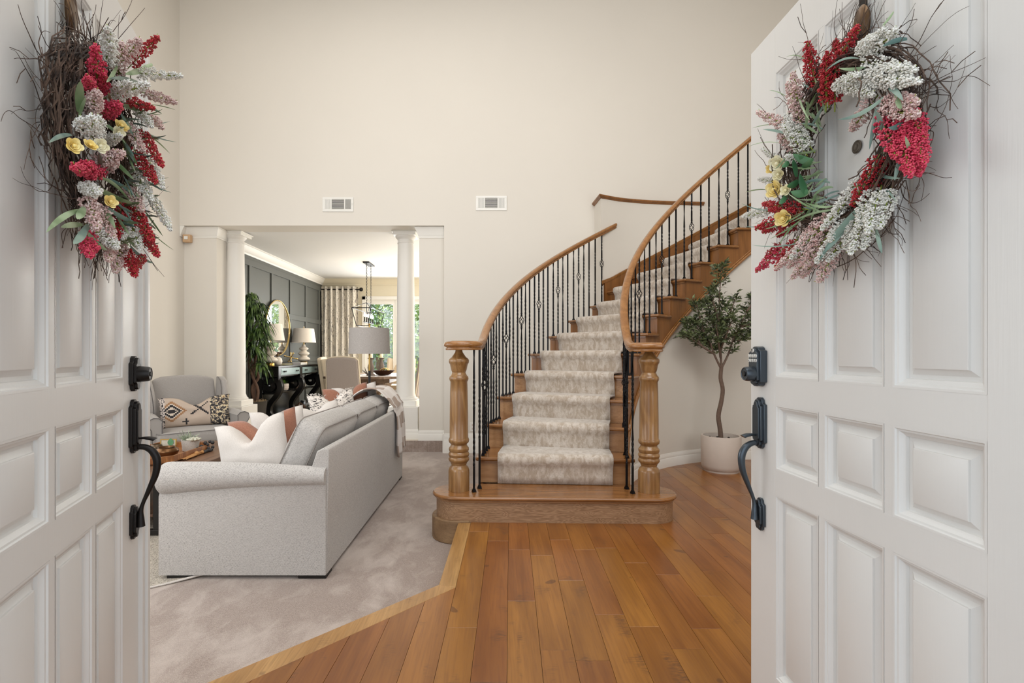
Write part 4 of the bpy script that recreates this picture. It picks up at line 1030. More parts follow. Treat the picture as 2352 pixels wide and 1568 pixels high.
rb = M()
edge = [rugf(i / 60, 0) for i in range(61)] + [rugf(1, i / 20) for i in range(1, 21)]
part('binding', M().tube([p + V((0, 0, .002)) for p in edge], .006, 6), MAT['white_linen'], rug, smooth=60)
# ---------------------------------------------------------------- sofa
so = thing('sofa', 'long pale grey herringbone sofa with rolled arms, its back towards the stairs', 'sofa', (-1.47, 4.1, -.15))
SX0, SX1, SY0, SY1 = -1.957, -.985, 2.885, 5.30
m = M().box(SX0 + .02, SX1 - .10, SY0 + .10, SY1 - .10, -.125, .14)
part('frame', m, MAT['sofa'], so, smooth=0, bevel=.01)
# back: outside panel vertical, inside sloping
bk = M(); n_ = 12; rings = []
for i in range(n_ + 1):
    y = SY0 + .014 + (SY1 - SY0 - .028) * i / n_
    rings.append([(SX1, y, -.125), (SX1 + .002, y, .25), (SX1 + .012, y, .595), (SX1 + .004, y, .612), (SX1 - .02, y, .618), (SX1 - .06, y, .60), (SX1 - .12, y, .42), (SX1 - .15, y, .10), (SX1 - .15, y, -.125)])
bk.ring_loft(rings)
part('backrest', bk, MAT['sofa'], so, smooth=35, bevel=.006)
def arm(near):
    m = M(); rings = []; s = 1 if near else -1
    y0 = SY0 if near else SY1
    xs = [SX0 - .012, SX0 + .0, SX0 + .03] + [SX0 + .03 + (SX1 - .004 - SX0 - .03) * i / 10 for i in range(1, 11)]
    for i, x in enumerate(xs):
        t = max(0, (x - SX0) / (SX1 - SX0)); r = .096 * (1 - t) + .050 * t; k = 1 if i > 1 else (.86 if i == 0 else .97)
        top = .530 - .026 * t + .012 * sin(pi * t); cz = top - r; cy = r * .62
        r2 = r * k
        pts = [(.014, -.125), (.014, cz - r * 1.02)]
        for a in range(245, -56, -15): pts.append((cy - r2 * cos(R(a)) * -1 if False else cy + r2 * cos(R(a)) , cz + r2 * sin(R(a))))
        pts += [(.20, cz - r * .5), (.20, -.125)]
        # the roll bulges outwards beyond the side panel
        rings.append([(x, y0 + s * (p[0] - .012), p[1]) for p in pts])
    if not near: rings = [list(reversed(r_)) for r_ in rings]
    m.ring_loft(rings); return m
part('arm', arm(True), MAT['sofa'], so, smooth=45)
part('arm', arm(False), MAT['sofa'], so, smooth=45)
# welt along the roll seam
cy_ = SY0
for nm, x0, x1 in (('foot', SX0 + .03, SX0 + .19), ('foot', SX1 - .17, SX1 - .005)):
    for y0, y1 in ((SY0 + .01, SY0 + .12), (SY1 - .12, SY1 - .01)):
        part(nm, M().box(x0, x1, y0, y1, -.149, -.125), MAT['black_m'], so, smooth=0, bevel=.004, label='black wooden foot')
ys = [3.10, 3.94, 4.58, 5.12]
for i in range(3):
    a, b = ys[i], ys[i + 1]
    o = weld(part('seat_cushion', softbox(.78, b - a - .01, .17, .45, (.01, .0, .015)).xf(T(((SX0 + SX1) / 2 - .09, (a + b) / 2, .225))), MAT['sofa'], so, smooth=180))
    A = T((-1.255, (a + b) / 2, .508)) @ RYm(25)
    w = b - a - .012
    o = weld(part('back_cushion', softbox(.19, w, .50, .55, (.045, .012, .02), 10).xf(A), MAT['sofa'], so, smooth=180))
    for sx in (-1, 1):
        pth = [A @ V((sx * .078, p, q_)) for p, q_ in rrect_path(w + .0, .498, .06)]
        part('piping', M().tube(pth, .0042, 6, cap=False), MAT['sofa_pipe'], o, smooth=80)
# loose pillows on the sofa
def pil(label, w, h, t, chop, mat, loc, rot, seed, group='throw pillows on the sofa', extra=None):
    A = T(loc) @ RZm(rot[2]) @ RYm(rot[1]) @ RXm(rot[0])
    o = weld(mesh_obj('throw_pillow', pillow(w, h, t, chop, seed=seed).xf(A), mat, smooth=180)); tag(o, label, 'pillow', group)
    if extra: extra(o, A, w, h)
    return o
def zip_side(mat):
    def fx(o, A, w, h):
        b = M(); n = 20
        part('back_panel', b.add([], []) if False else pillow(w * .995, h * .995, .05, .0, 12).xf(A @ T((0, .02, 0))), mat, o, smooth=180)
    return fx
pil('large white linen pillow with a chopped top against the near sofa arm', .46, .42, .19, .15, MAT['white_linen'], (-1.56, 3.20, .545), (-8, -13, 2), 1)
pil('rust brown pillow peeking out behind the large white pillow', .46, .42, .14, .12, MAT['rust'], (-1.54, 3.33, .56), (-8, -13, 4), 2)
pil('small white pillow with grey trim behind the rust pillow on the near seat', .38, .38, .13, .10, MAT['white_linen'], (-1.62, 3.72, .575), (-14, -6, 30), 3)
pil('white pillow lying behind the nearest back cushion', .42, .40, .14, .05, MAT['white_linen'], (-1.46, 4.12, .56), (-10, -8, 48), 4)
def pmat_script():
    q = N('black_print_linen'); c = q.coord(); sp = q.noise(q.mapping(c, (30, 30, 110)), 1, 2, .5, 1.0)
    return q.out(q.mix(q.ramp(sp, [(.56, (0, 0, 0)), (.6, (1, 1, 1))]), srgb(228, 220, 212), srgb(50, 46, 46)), .9)
def fringe(o, A, w, h):
    m = M(); r_ = random.Random(5)
    for i in range(46):
        x = -w / 2 * .95 + w * .95 * i / 45; p = V((x, 0, h / 2 * (.95) - .10 * math.exp(-(2 * x / w / .33) ** 2)))
        m.tube([A @ p, A @ (p + V((r_.uniform(-.01, .01), r_.uniform(-.02, .02), .015))), A @ (p + V((r_.uniform(-.02, .02), r_.uniform(-.03, .03), .024)))], .0025, 4)
    f = part('fringe', m, MAT['white_linen'], o, smooth=0); f['kind'] = 'stuff'
pil('white pillow with black printed pattern and a fringe, far end of the sofa', .46, .44, .14, .08, pmat_script(), (-1.50, 4.62, .60), (-8, -6, 44), 5, extra=fringe)
pil('rust orange pillow at the far sofa arm', .44, .46, .14, .12, MAT['rust'], (-1.45, 4.90, .635), (-6, -8, 28), 6)
pil('white backed pillow beside the rust orange one at the far sofa arm', .44, .46, .12, .12, MAT['white_linen'], (-1.39, 5.0, .635), (-6, -8, 24), 7)
# throw blanket over the back at the far end
def throwmat():
    q = N('striped_throw'); uv = q.coord('UV'); s = q.n('ShaderNodeSeparateXYZ'); q.t.links.new(uv, s.inputs[0])
    f = q.math('GREATER_THAN', q.math('PINGPONG', q.math('ADD', s.outputs[1], .055), .13), .068)
    st_ = q.math('GREATER_THAN', q.math('PINGPONG', s.outputs[0], .25), .18)
    col = q.mix(f, srgb(222, 214, 208), srgb(168, 148, 134)); col = q.mix(q.math('MULTIPLY', st_, .8), col, srgb(230, 224, 220))
    nz = q.noise(q.coord(), 300, 2); q.bump(nz, .3, .002)
    return q.out(col, .9, sheen=.2)
prof = [(-1.56, .50), (-1.46, .66), (-1.36, .765), (-1.25, .82), (-1.14, .82), (-1.06, .77), (-1.01, .715), (-.98, .64), (-.955, .60), (-.945, .52), (-.942, .42), (-.945, .32), (-.942, .22)]
prof = [V((a, b)) for a, b in prof]; pr2 = smoothp(prof, 3)
m = M(); nv = 26; uvs = []
for i, p in enumerate(pr2):
    t = i / (len(pr2) - 1)
    for j in range(nv + 1):
        s = j / nv; gath = 1 - .25 * max(0, (t - .45)) / .55
        y = 4.98 + (.50 * (s - .5) * gath) + .04 * t; hang = max(0, (t - .55) / .45)
        x = p.x + .020 * hang * sin(s * 17 + t * 2) + .006 * sin(s * 9 + t * 12) ; z = p.y + .012 * sin(s * 7 + t * 4) - hang * .05 * (1 - s)
        if t < .4: z += .01
        m.v.append((max(x, -.968) if hang > 0 else x, y, z)); uvs.append((s, t * 1.15))
for i in range(len(pr2) - 1):
    for j in range(nv): a = i * (nv + 1) + j; m.f.append((a, a + nv + 1, a + nv + 2, a + 1))
m.uv = uvs
th_ = mesh_obj('throw_blanket', m, throwmat(), smooth=180); ts = th_.modifiers.new('solid', 'SOLIDIFY'); ts.thickness = .010
tag(th_, 'white and taupe checked throw blanket hanging over the far end of the sofa back', 'blanket')
# ---------------------------------------------------------------- wing chair
wc = thing('wingback_armchair', 'grey linen wingback armchair with dark piping beside the left column', 'armchair', (-3.56, 5.80, -.15), R(45)); wc.scale = (1.14, 1.10, 1.0)
def wp(nm, m, mat=MAT['chair'], par=wc, **k): return part(nm, m, mat, par, loc=True, **k)
wp('frame', M().box(-.33, .33, -.30, .36, .14, .33), smooth=0, bevel=.015)
sc_o = weld(wp('seat_cushion', softbox(.60, .70, .15, .6, (0, 0, .012)).xf(T((0, -.06, .405))), smooth=180))
wp('seat_cushion_front', softbox(.76, .17, .145, .6, (0, 0, .006)).xf(T((0, -.37, .403))), smooth=180)
for z in (.475, .335): wp('piping', M().tube([(-.375, -.30, z), (-.375, -.43, z), (-.35, -.452, z), (.35, -.452, z), (.375, -.43, z), (.375, -.30, z)], .004, 6), MAT['pipe_d'], smooth=80)
def backf(u, v):
    x = (u - .5) * .60; top = 1.045 + .03 * cos((u - .5) * pi) - (.03 * max(0, abs(u - .5) - .38) * 8); z = .42 + (top - .42) * v
    return V((x, .19 + .14 * v - .02 * cos((u - .5) * pi), z))
m = M(); m.grid(backf, 14, 12); bo = wp('backrest', m, smooth=180); b_ = bo.modifiers.new('solid', 'SOLIDIFY'); b_.thickness = .11; b_.offset = 1 if False else -1
bb_ = bo.modifiers.new('bevel', 'BEVEL'); bb_.width = .03; bb_.segments = 3
for s in (-1, 1):
    rings = []
    for i in range(13):
        t = i / 12; z = .56 + .48 * t; dep = .10 + .13 * sin(pi * min(1, t * .9 + .12)) ** .6 - (.05 if t > .92 else 0); y1 = .30 + .04 * t; y0 = y1 - .02 - dep; x = s * (.315 + .035 * t)
        w = .034
        rings.append([(x - w, y1, z), (x - w, y0 + .02, z), (x - w * .5, y0, z), (x + w * .5, y0, z), (x + w, y0 + .02, z), (x + w, y1, z)])
    wp('wing', M().ring_loft(rings), smooth=60, bevel=.006)
    wp('piping', M().tube([(r_[2][0] - s * .02, r_[2][1] - .001, r_[2][2]) for r_ in rings] , .004, 6), MAT['pipe_d'], smooth=80)
    rings = []
    for i in range(9):
        t = i / 8; y = -.36 + .62 * t; r = .062 + .004 * sin(t * 6); cx_ = s * (.385 - .035 * t); cz = .585 + .03 * t
        ring = [(cx_ - s * .055, y, .33), (cx_ - s * .055, y, cz)] + [(cx_ + r * cos(R(a)) * 1.0, y, cz + r * sin(R(a))) for a in ((160, 120, 80, 40, 0, -40) if s > 0 else (20, 60, 100, 140, 180, 220))] + [(cx_ + s * .03, y, cz - .07), (cx_ + s * .02, y, .33)]
        if i == 0: ring = [(a, b, c) for a, b, c in ring]
        rings.append(ring)
    wp('arm', M().ring_loft(rings), smooth=50)
    r0 = rings[0]; wp('piping', M().tube([(a, b - .002, c) for a, b, c in r0], .004, 6), MAT['pipe_d'], smooth=80)
    for y in (-.27, .32): wp('leg', M().lathe([(.015, 0), (.020, .04), (.026, .14)], (s * .29, y, 0), 10), MAT['black_m'], smooth=40)
def kilim():
    q = N('kilim_pillow'); c = q.coord('UV'); s = q.n('ShaderNodeSeparateXYZ'); q.t.links.new(c, s.inputs[0]); u, v = s.outputs[0], s.outputs[1]
    # stepped diamonds and crosses
    def step(x, k): return q.math('DIVIDE', q.math('FLOOR', q.math('MULTIPLY', x, k)), k)
    us = step(u, 44.0); vs_ = step(v, 26.0)
    a = q.math('ABSOLUTE', q.math('SUBTRACT', us, .17)); b = q.math('MULTIPLY', q.math('ABSOLUTE', q.math('SUBTRACT', vs_, .5)), .62)
    d = q.math('ADD', a, b)
    dia = q.ramp(d, [(.0, srgb(44, 42, 44)), (.055, srgb(212, 196, 180)), (.10, srgb(44, 42, 44)), (.13, srgb(212, 196, 180)), (.165, srgb(158, 118, 84)), (.20, srgb(190, 172, 156))])
    dia.node.color_ramp.interpolation = 'CONSTANT'
    x1 = q.math('ABSOLUTE', q.math('SUBTRACT', us, .55)); y1 = q.math('MULTIPLY', q.math('ABSOLUTE', q.math('SUBTRACT', vs_, .55)), .6)
    cross = q.math('MULTIPLY', q.math('LESS_THAN', q.math('ABSOLUTE', q.math('SUBTRACT', x1, y1)), .02), q.math('LESS_THAN', q.math('ADD', x1, y1), .24))
    col = q.mix(cross, dia, srgb(46, 44, 46))
    p1 = q.math('MULTIPLY', q.math('LESS_THAN', q.math('ABSOLUTE', q.math('SUBTRACT', us, .36)), .012), q.math('LESS_THAN', q.math('ABSOLUTE', q.math('SUBTRACT', vs_, .16)), .09))
    p2 = q.math('MULTIPLY', q.math('LESS_THAN', q.math('ABSOLUTE', q.math('SUBTRACT', us, .36)), .045), q.math('LESS_THAN', q.math('ABSOLUTE', q.math('SUBTRACT', vs_, .16)), .03))
    col = q.mix(q.math('MAXIMUM', p1, p2), col, srgb(46, 44, 46))
    nz = q.noise(q.mapping(c, (26, 14, 1)), 1, 2, .6, .5)
    right = q.ramp(nz, [(.36, srgb(52, 50, 50)), (.46, srgb(112, 102, 98)), (.54, srgb(226, 212, 178)), (.62, srgb(150, 110, 70))]); right.node.color_ramp.interpolation = 'CONSTANT'
    col = q.mix(q.math('GREATER_THAN', us, .70), col, right)
    left = q.ramp(q.noise(q.mapping(c, (40, 20, 1)), 1, 1), [(.48, srgb(214, 202, 194)), (.54, srgb(48, 46, 48))]); left.node.color_ramp.interpolation = 'CONSTANT'
    col = q.mix(q.math('LESS_THAN', us, .09), col, left)
    q.bump(q.noise(q.coord(), 200, 2), .4, .003); return q.out(col, .95)
Aw = wm(wc) @ T((.02, -.04, .655)) @ RZm(-14) @ RXm(-14) @ RYm(-2)
m = pillow(.64, .36, .15, .10, n=24, seed=3)
uvs = [((p[0] / .64) + .5, (p[2] / .36) + .5) for p in m.v]
m.xf(Aw); m.uv = uvs
o = weld(mesh_obj('lumbar_pillow', m, kilim(), smooth=180)); tag(o, 'black, tan and cream woven lumbar pillow on the grey wingback armchair', 'pillow')
# ---------------------------------------------------------------- coffee table and what is on it
ct = thing('coffee_table', 'dark walnut coffee table on black metal legs behind the sofa arm', 'table', (-2.85, 4.2, -.15))
part('tabletop', M().prism([(-3.30, 3.40), (-2.46, 3.40), (-2.34, 3.52), (-2.34, 4.42), (-2.46, 4.80), (-2.62, 4.98), (-3.30, 4.98)], .255, .30), MAT['coffee'], ct, smooth=0, bevel=.006)
for y in (3.58, 4.75):
    part('leg', M().box(-3.2, -2.43, y - .02, y + .02, -.136, -.10).box(-3.2, -3.16, y - .02, y + .02, -.10, .255).box(-2.47, -2.43, y - .02, y + .02, -.10, .255), MAT['black_m'], ct, smooth=0, bevel=.003)
part('shelf', M().box(-3.15, -2.5, 3.6, 4.73, -.02, .0), MAT['coffee'], ct, smooth=0, bevel=.004)
tr = thing('serving_tray', 'octagonal acacia wood tray on the coffee table', 'tray', (-2.83, 4.2, .30))
oc = [(-3.10, 3.84), (-2.70, 3.84), (-2.585, 3.96), (-2.585, 4.45), (-2.68, 4.56), (-3.10, 4.56)]
part('base', M().prism(oc, .3005, .312), MAT['traywood'], tr, smooth=0)
part('rim', M().sweep([(a, b, .312) for a, b in reversed(oc)], [(-.0, 0), (.014, 0), (.018, .048), (.004, .048)] if False else [(-.016, 0), (0, 0), (.004, .046), (-.010, .046)], closed=True), MAT['traywood'], tr, smooth=0)
bw = thing('bowl', 'squat burnished bronze bowl on the wooden tray', 'bowl', (-2.755, 4.14, .312))
part('body', M().lathe([(.05, 0), (.075, .012), (.088, .04), (.084, .062), (.066, .074), (.063, .078), (.068, .082), (.058, .082), (.055, .070), (.05, .02), (.001, .02)], (-2.755, 4.14, .3125), 28), plain('bronze_bowl', srgb(112, 80, 52), .3, .85), bw, smooth=50)
fp_ = thing('succulent_pot', 'white honeycomb pot of succulents at the back of the wooden tray', 'potted plant', (-2.715, 4.40, .312))
def honey():
    q = N('honeycomb_pot'); v = q.n('ShaderNodeTexVoronoi'); v.feature = 'DISTANCE_TO_EDGE'; q.set(v, 'Vector', q.mapping(q.coord(), (52, 52, 52)))
    q.bump(v.outputs[0], .5, .01); return q.out(q.mix(q.ramp(v.outputs[0], [(.03, (1, 1, 1)), (.10, (0, 0, 0))]), srgb(226, 220, 212), srgb(160, 154, 146)), .6)
part('pot', M().lathe([(.055, 0), (.062, .004), (.074, .10), (.068, .10), (.066, .085), (.001, .085)], (-2.715, 4.40, .3125), 28), honey(), fp_, smooth=40)
m = M(); r_ = random.Random(4)
for i in range(34):
    a = r_.uniform(0, 6.28); el = r_.uniform(.5, 1.35); ln = r_.uniform(.06, .13); b = V((-2.745 + .012 * cos(a), 4.40 + .012 * sin(a), .395)); d = V((cos(a) * cos(el), sin(a) * cos(el), sin(el)))
    m.tube([b, b + d * ln * .5, b + d * ln + V((0, 0, -.006))], [.005, .004, .0006], 5)
part('spiky_succulent', m, MAT['succ'], fp_, smooth=60)['kind'] = 'stuff'
m = M()
for ring, (n, rd, el) in enumerate(((9, .055, .25), (7, .042, .6), (5, .028, 1.0), (3, .016, 1.3))):
    for i in range(n):
        a = 6.28 * i / n + ring * .4; c = V((-2.672, 4.375, .405)); d = V((cos(a) * cos(el), sin(a) * cos(el), sin(el)))
        m.tube([c, c + d * rd * .6, c + d * rd, c + d * rd * 1.15], [.004, .012, .009, .001], 6)
part('rosette_succulent', m, plain('pale_succulent', srgb(206, 204, 186), .5), fp_, smooth=60)
fr = thing('photo_frame', 'small brass photo frame standing on the wooden tray', 'picture frame', (-2.77, 4.10, .312))
Af = T((-2.80, 4.22, .3125)) @ RZm(6) @ RXm(-6)
part('frame', M().box(-.065, .065, -.004, .004, 0, .007).box(-.065, .065, -.004, .004, .125, .132).box(-.065, -.058, -.004, .004, .007, .125).box(.058, .065, -.004, .004, .007, .125).xf(Af), MAT['brass'], fr, smooth=0)
part('photo', M().box(-.058, .058, -.001, .001, .007, .125).xf(Af), plain('card_print', srgb(206, 196, 176), .6, var=.2, scale=60), fr, smooth=0)
lf = M().grid(lambda u, v: Af @ V((.02 + (u - .5) * .05 * sin(pi * v), -.006, .07 + v * .07 + .0 * u)), 4, 6); part('leaf', lf, MAT['broad'], fr, smooth=80)
cv = tag(mesh_obj('candle_vessel', M().lathe([(.038, 0), (.046, .01), (.046, .075), (.036, .092), (.030, .094), (.030, .086), (.001, .08)], (-2.885, 4.20, .3125), 24), plain('brown_glass', srgb(92, 74, 54), .3, .5), smooth=50), 'brown metallic candle vessel on the left of the wooden tray', 'candle')
bd = thing('bead_garland', 'dark wooden bead garland with a jute tassel draped over the tray edge', 'garland', (-2.56, 4.35, .30))
pts = [(-2.665, 4.52, .322), (-2.63, 4.50, .345), (-2.612, 4.46, .36), (-2.60, 4.43, .375), (-2.575, 4.42, .362), (-2.56, 4.41, .33), (-2.556, 4.385, .314), (-2.555, 4.355, .314), (-2.60, 4.50, .374), (-2.575, 4.50, .366), (-2.556, 4.47, .33), (-2.55, 4.44, .314), (-2.545, 4.405, .314), (-2.55, 4.33, .313), (-2.62, 4.40, .35), (-2.64, 4.38, .33)]
for i, p in enumerate(pts): part('bead', M().ball(p, .0145 if i % 3 else .017, 10, 7), plain('dark_bead', srgb(52, 50, 50), .6) if i == 0 else bpy.data.materials['dark_bead'], bd, smooth=180)
m = M(); r_ = random.Random(8)
for i in range(60):
    a = r_.uniform(-1, 1); m.tube([(-2.55, 4.31, .316 + r_.uniform(-.006, .01)), (-2.556 + .01 * a, 4.24 + r_.uniform(-.01, .01), .316 + r_.uniform(-.01, .014)), (-2.555 + .02 * a, 4.18, .314 + r_.uniform(-.006, .010)), (-2.56 + .03 * a, 4.05 + r_.uniform(-.02, .04), .308 + r_.uniform(0, .008))], .003, 4)
m.ball((-2.552, 4.22, .322), .020, 10, 8); m.ball((-2.552, 4.30, .318), .015, 10, 8)
part('tassel', m, plain('jute', srgb(196, 146, 92), .9), bd, smooth=50)['kind'] = 'stuff'
# ---------------------------------------------------------------- floor lamp behind the sofa
fl = thing('floor_lamp', 'floor lamp with a wide grey drum shade and black pole behind the sofa', 'lamp', (-1.425, 5.62, -.15))
part('base', M().lathe([(.14, 0), (.142, .012), (.13, .022), (.02, .03), (.012, .05)], (-1.425, 5.62, -.149), 32), MAT['black_m'], fl, smooth=40)
part('pole', M().lathe([(.014, -.11), (.014, .985)], (-1.425, 5.62, 0), 16), MAT['black_m'], fl, smooth=40)
part('pole_top', M().lathe([(.009, .985), (.009, 1.50), (.004, 1.51)], (-1.425, 5.62, 0), 14), MAT['brass'], fl, smooth=40, label='brass upper pole')
m = M().lathe([(.232, 1.178), (.222, 1.470), (.220, 1.470), (.230, 1.178)], (-1.425, 5.62, 0), 48, cap=False); m.ring_loft([], closed=False) if False else None
part('lamp_shade', m, MAT['shade_g'], fl, smooth=40)
part('shade_ring', M().tube([(-1.425 + .01, 5.62, 1.46), (-1.425 + .22, 5.62, 1.46)], .002, 4).tube([(-1.435, 5.63, 1.46), (-1.535, 5.81, 1.46)], .002, 4).tube([(-1.435, 5.61, 1.46), (-1.535, 5.43, 1.46)], .002, 4), MAT['brass'], fl, smooth=0)
part('finial', M().ball((-1.425, 5.62, 1.515), .012, 10, 8), MAT['brass'], fl, smooth=180)
# ---------------------------------------------------------------- columns
def column(x, y, lab):
    c = thing('column', lab, 'column', (x, y, 0), group='opening columns')
    part('pedestal', M().box(x - .21, x + .21, y - .24, y + .22, 0, .445), MAT['col'], c, smooth=0, bevel=.006)
    part('pedestal_base', M().sweep([(x + .21, y - .24, 0), (x - .21, y - .24, 0), (x - .21, y + .22, 0), (x + .21, y + .22, 0)][::-1], bb, closed=True), MAT['trim'], c, smooth=30)
    part('plinth', M().box(x - .17, x + .17, y - .17, y + .17, .445, .525), MAT['trim'], c, smooth=0, bevel=.005)
    part('shaft', M().lathe([(.165, .525), (.167, .54), (.163, .553), (.150, .558), (.148, .572), (.140, .578), (.138, .592), (.131, .610), (.131, .9), (.130, 1.3), (.124, 2.0), (.112, 2.742), (.118, 2.746), (.120, 2.752), (.116, 2.758), (.112, 2.764), (.112, 2.80), (.122, 2.812), (.138, 2.826), (.146, 2.84), (.146, 2.848)], (x, y, 0), 48), MAT['col'], c, smooth=35)
    part('abacus', M().box(x - .155, x + .155, y - .155, y + .155, 2.848, 2.895).box(x - .172, x + .172, y - .172, y + .172, 2.885, 2.9), MAT['trim'], c, smooth=0, bevel=.004)
column(-3.695, 7.03, 'round white column on a square pedestal at the left of the dining opening')
column(-1.263, 7.03, 'round white column on a square pedestal at the right of the dining opening')
# ---------------------------------------------------------------- wall fittings
def vent(u0, u1, v0, v1, lab, dark_right):
    Y = 6.598; a = P(u0, v1, Y); b = P(u1, v0, Y); x0, x1, z0, z1 = a.x, b.x, a.z, b.z
    t = thing('air_vent', lab, 'vent', ((x0 + x1) / 2, Y, z0), group='wall air vents')
    ix0, ix1, iz0, iz1 = x0 + .032, x1 - .032, z0 + .032, z1 - .028; w = ix1 - ix0
    cuts = [(ix0, ix0 + w * .22), (ix0 + w * .26, ix0 + w * .735), (ix0 + w * .775, ix1)]
    m = M().box(x0, x1, Y - .008, Y, z0, iz0).box(x0, x1, Y - .008, Y, iz1, z1).box(x0, ix0, Y - .008, Y, iz0, iz1).box(ix1, x1, Y - .008, Y, iz0, iz1)
    for i in range(2): m.box(cuts[i][1], cuts[i + 1][0], Y - .008, Y, iz0, iz1)
    part('frame', m, MAT['white_p'], t, smooth=0, bevel=.002)
    part('backing', M().box(ix0, ix1, Y - .0015, Y - .0005, iz0, iz1), MAT['dark'], t, smooth=0)
    for i, (a, b) in enumerate(cuts):
        n = 9 if i != 1 else 10
        for j in range(n):
            if i == 1: z = iz0 + (j + .5) * (iz1 - iz0) / n; mm = M().box(a, b, Y - .007, Y - .002, z - .0028, z + .0012)
            else: x = a + (j + .5) * (b - a) / n; k = .0032 if (i == 0 or not dark_right) else .0016; mm = M().box(x - k, x + k, Y - .007, Y - .002, iz0, iz1)
            part('slat', mm, MAT['white_p'], t, smooth=0)
    part('lever', M().box(x1 - .022, x1 - .018, Y - .016, Y - .008, (z0 + z1) / 2 - .012, (z0 + z1) / 2 + .018), MAT['white_p'], t, smooth=0)
vent(741, 812, 453, 486, 'white wall air vent above the middle of the dining opening, left of two', True)
vent(1093, 1164, 450, 483, 'white wall air vent nearer the stairs, right of two', False)
ot = thing('wall_outlet', 'white wall outlet behind the left balusters above the baseboard', 'outlet', (-.29, 6.598, .2))
a = P(1080, 990, 6.6); part('plate', M().box(a.x, a.x + .075, 6.592, 6.599, a.z, a.z + .118), MAT['white_p'], ot, smooth=0, bevel=.002)
for dz in (.022, .068): part('socket', M().box(a.x + .022, a.x + .053, 6.590, 6.593, a.z + dz, a.z + dz + .028).box(a.x + .029, a.x + .032, 6.5885, 6.591, a.z + dz + .010, a.z + dz + .02).box(a.x + .043, a.x + .046, 6.5885, 6.591, a.z + dz + .010, a.z + dz + .02), MAT['pot'], ot, smooth=0)
sn = thing('motion_sensor', 'small tan motion sensor in the corner under the left capital', 'sensor', (-4.13, 6.66, 2.73))
part('housing', M().box(-4.20, -4.10, 6.625, 6.695, 2.685, 2.79), MAT['sensor'], sn, smooth=0, bevel=.01)
part('lens', M().box(-4.175, -4.125, 6.618, 6.627, 2.72, 2.765), MAT['white_p'], sn, smooth=0, bevel=.004)
# picture hung on the curved wall, mostly hidden by the right-hand door
pf = thing('picture_frame', 'black framed picture on the curved wall beside the olive tree', 'picture frame', (3.1, 5.4, 1.5))
part('frame', M().box(2.825, 2.865, 5.395, 5.425, 1.50, 1.865).box(3.32, 3.36, 5.395, 5.425, 1.50, 1.865).box(2.865, 3.32, 5.395, 5.425, 1.50, 1.54).box(2.865, 3.32, 5.395, 5.425, 1.825, 1.865), MAT['black_m'], pf, smooth=0, bevel=.003)
part('print', M().box(2.865, 3.32, 5.41, 5.415, 1.54, 1.825), plain('pale_print', srgb(190, 182, 170), .6), pf, smooth=0)
# ---------------------------------------------------------------- olive tree
ot_ = thing('olive_tree', 'artificial olive tree in a round sand-coloured pot beside the curved wall', 'potted tree', (2.29, 4.97, 0))
px, py = 2.29, 4.97
part('pot', M().lathe([(.165, .0), (.168, .018), (.176, .024), (.186, .06), (.188, .35), (.184, .356), (.168, .356), (.166, .30), (.001, .30)], (px, py, 0), 40), MAT['pot'], ot_, smooth=40)
m = M().lathe([(.164, .305), (.10, .318), (.001, .322)], (px, py, 0), 24); r_ = random.Random(2)
for i in range(60): a = r_.uniform(0, 6.28); q_ = r_.uniform(0, .15); m.ball((px + q_ * cos(a), py + q_ * sin(a), .318), r_.uniform(.006, .012), 5, 4)
part('moss', m, MAT['soil'], ot_, smooth=60)
def PT(u, v, dy=0): return P(u, v, 4.97 + dy)
tk = smoothp([PT(1656, 1010), PT(1654, 985), PT(1650, 955), PT(1656, 925), PT(1660, 895), PT(1655, 868), PT(1657, 842)], 4)
m = M().tube(tk, [.024 - .006 * i / len(tk) for i in range(len(tk))], 10)
brs = [[(1657, 848, 0), (1641, 815, -.02), (1632, 790, -.03), (1618, 770, -.02), (1600, 745, .02)], [(1657, 845, 0), (1655, 800, .03), (1654, 745, .02), (1652, 690, 0), (1655, 640, 0), (1652, 618, 0)], [(1657, 845, 0), (1672, 815, .02), (1684, 780, .03), (1700, 750, 0), (1715, 715, 0)],
       [(1640, 812, -.02), (1612, 795, -.04), (1588, 778, -.05), (1568, 772, -.04)], [(1655, 790, .02), (1636, 740, .06), (1625, 700, .05)], [(1655, 770, .02), (1672, 730, -.06), (1688, 690, -.04)], [(1684, 780, .03), (1704, 780, .06), (1722, 765, .06)], [(1655, 820, 0), (1650, 780, -.10), (1645, 740, -.12)], [(1654, 745, 0), (1640, 700, -.05), (1630, 670, 0)], [(1655, 800, 0), (1668, 770, -.12), (1680, 740, -.14)],
       [(1612, 795, -.04), (1590, 760, 0), (1580, 745, .02)], [(1618, 770, -.02), (1605, 720, -.03), (1602, 700, 0)], [(1715, 715, 0), (1735, 690, 0)], [(1700, 750, 0), (1735, 740, .05)]]
lv = M(); r_ = random.Random(21)
def leafcl(p, d, n, ln=.060):
    for i in range(n):
        a = r_.uniform(0, 6.28); dd = (d * .55 + V((cos(a) * .7, sin(a) * .7, r_.uniform(-.35, .6)))).normalized(); L = ln * r_.uniform(.7, 1.3); s = dd.cross(V((r_.gauss(0, 1), r_.gauss(0, 1), r_.gauss(0, 1)))).normalized() * L * .14
        b = p + V((r_.uniform(-.015, .015),) * 3); dr2 = V((0, 0, -.08 * L))
        lv.add([b, b + dd * L * .45 + s, b + dd * L + dr2 * 2, b + dd * L * .45 - s, b + dd * L * .45 + dd.cross(s) * .25], [(0, 1, 4), (1, 2, 4), (2, 3, 4), (3, 0, 4)])
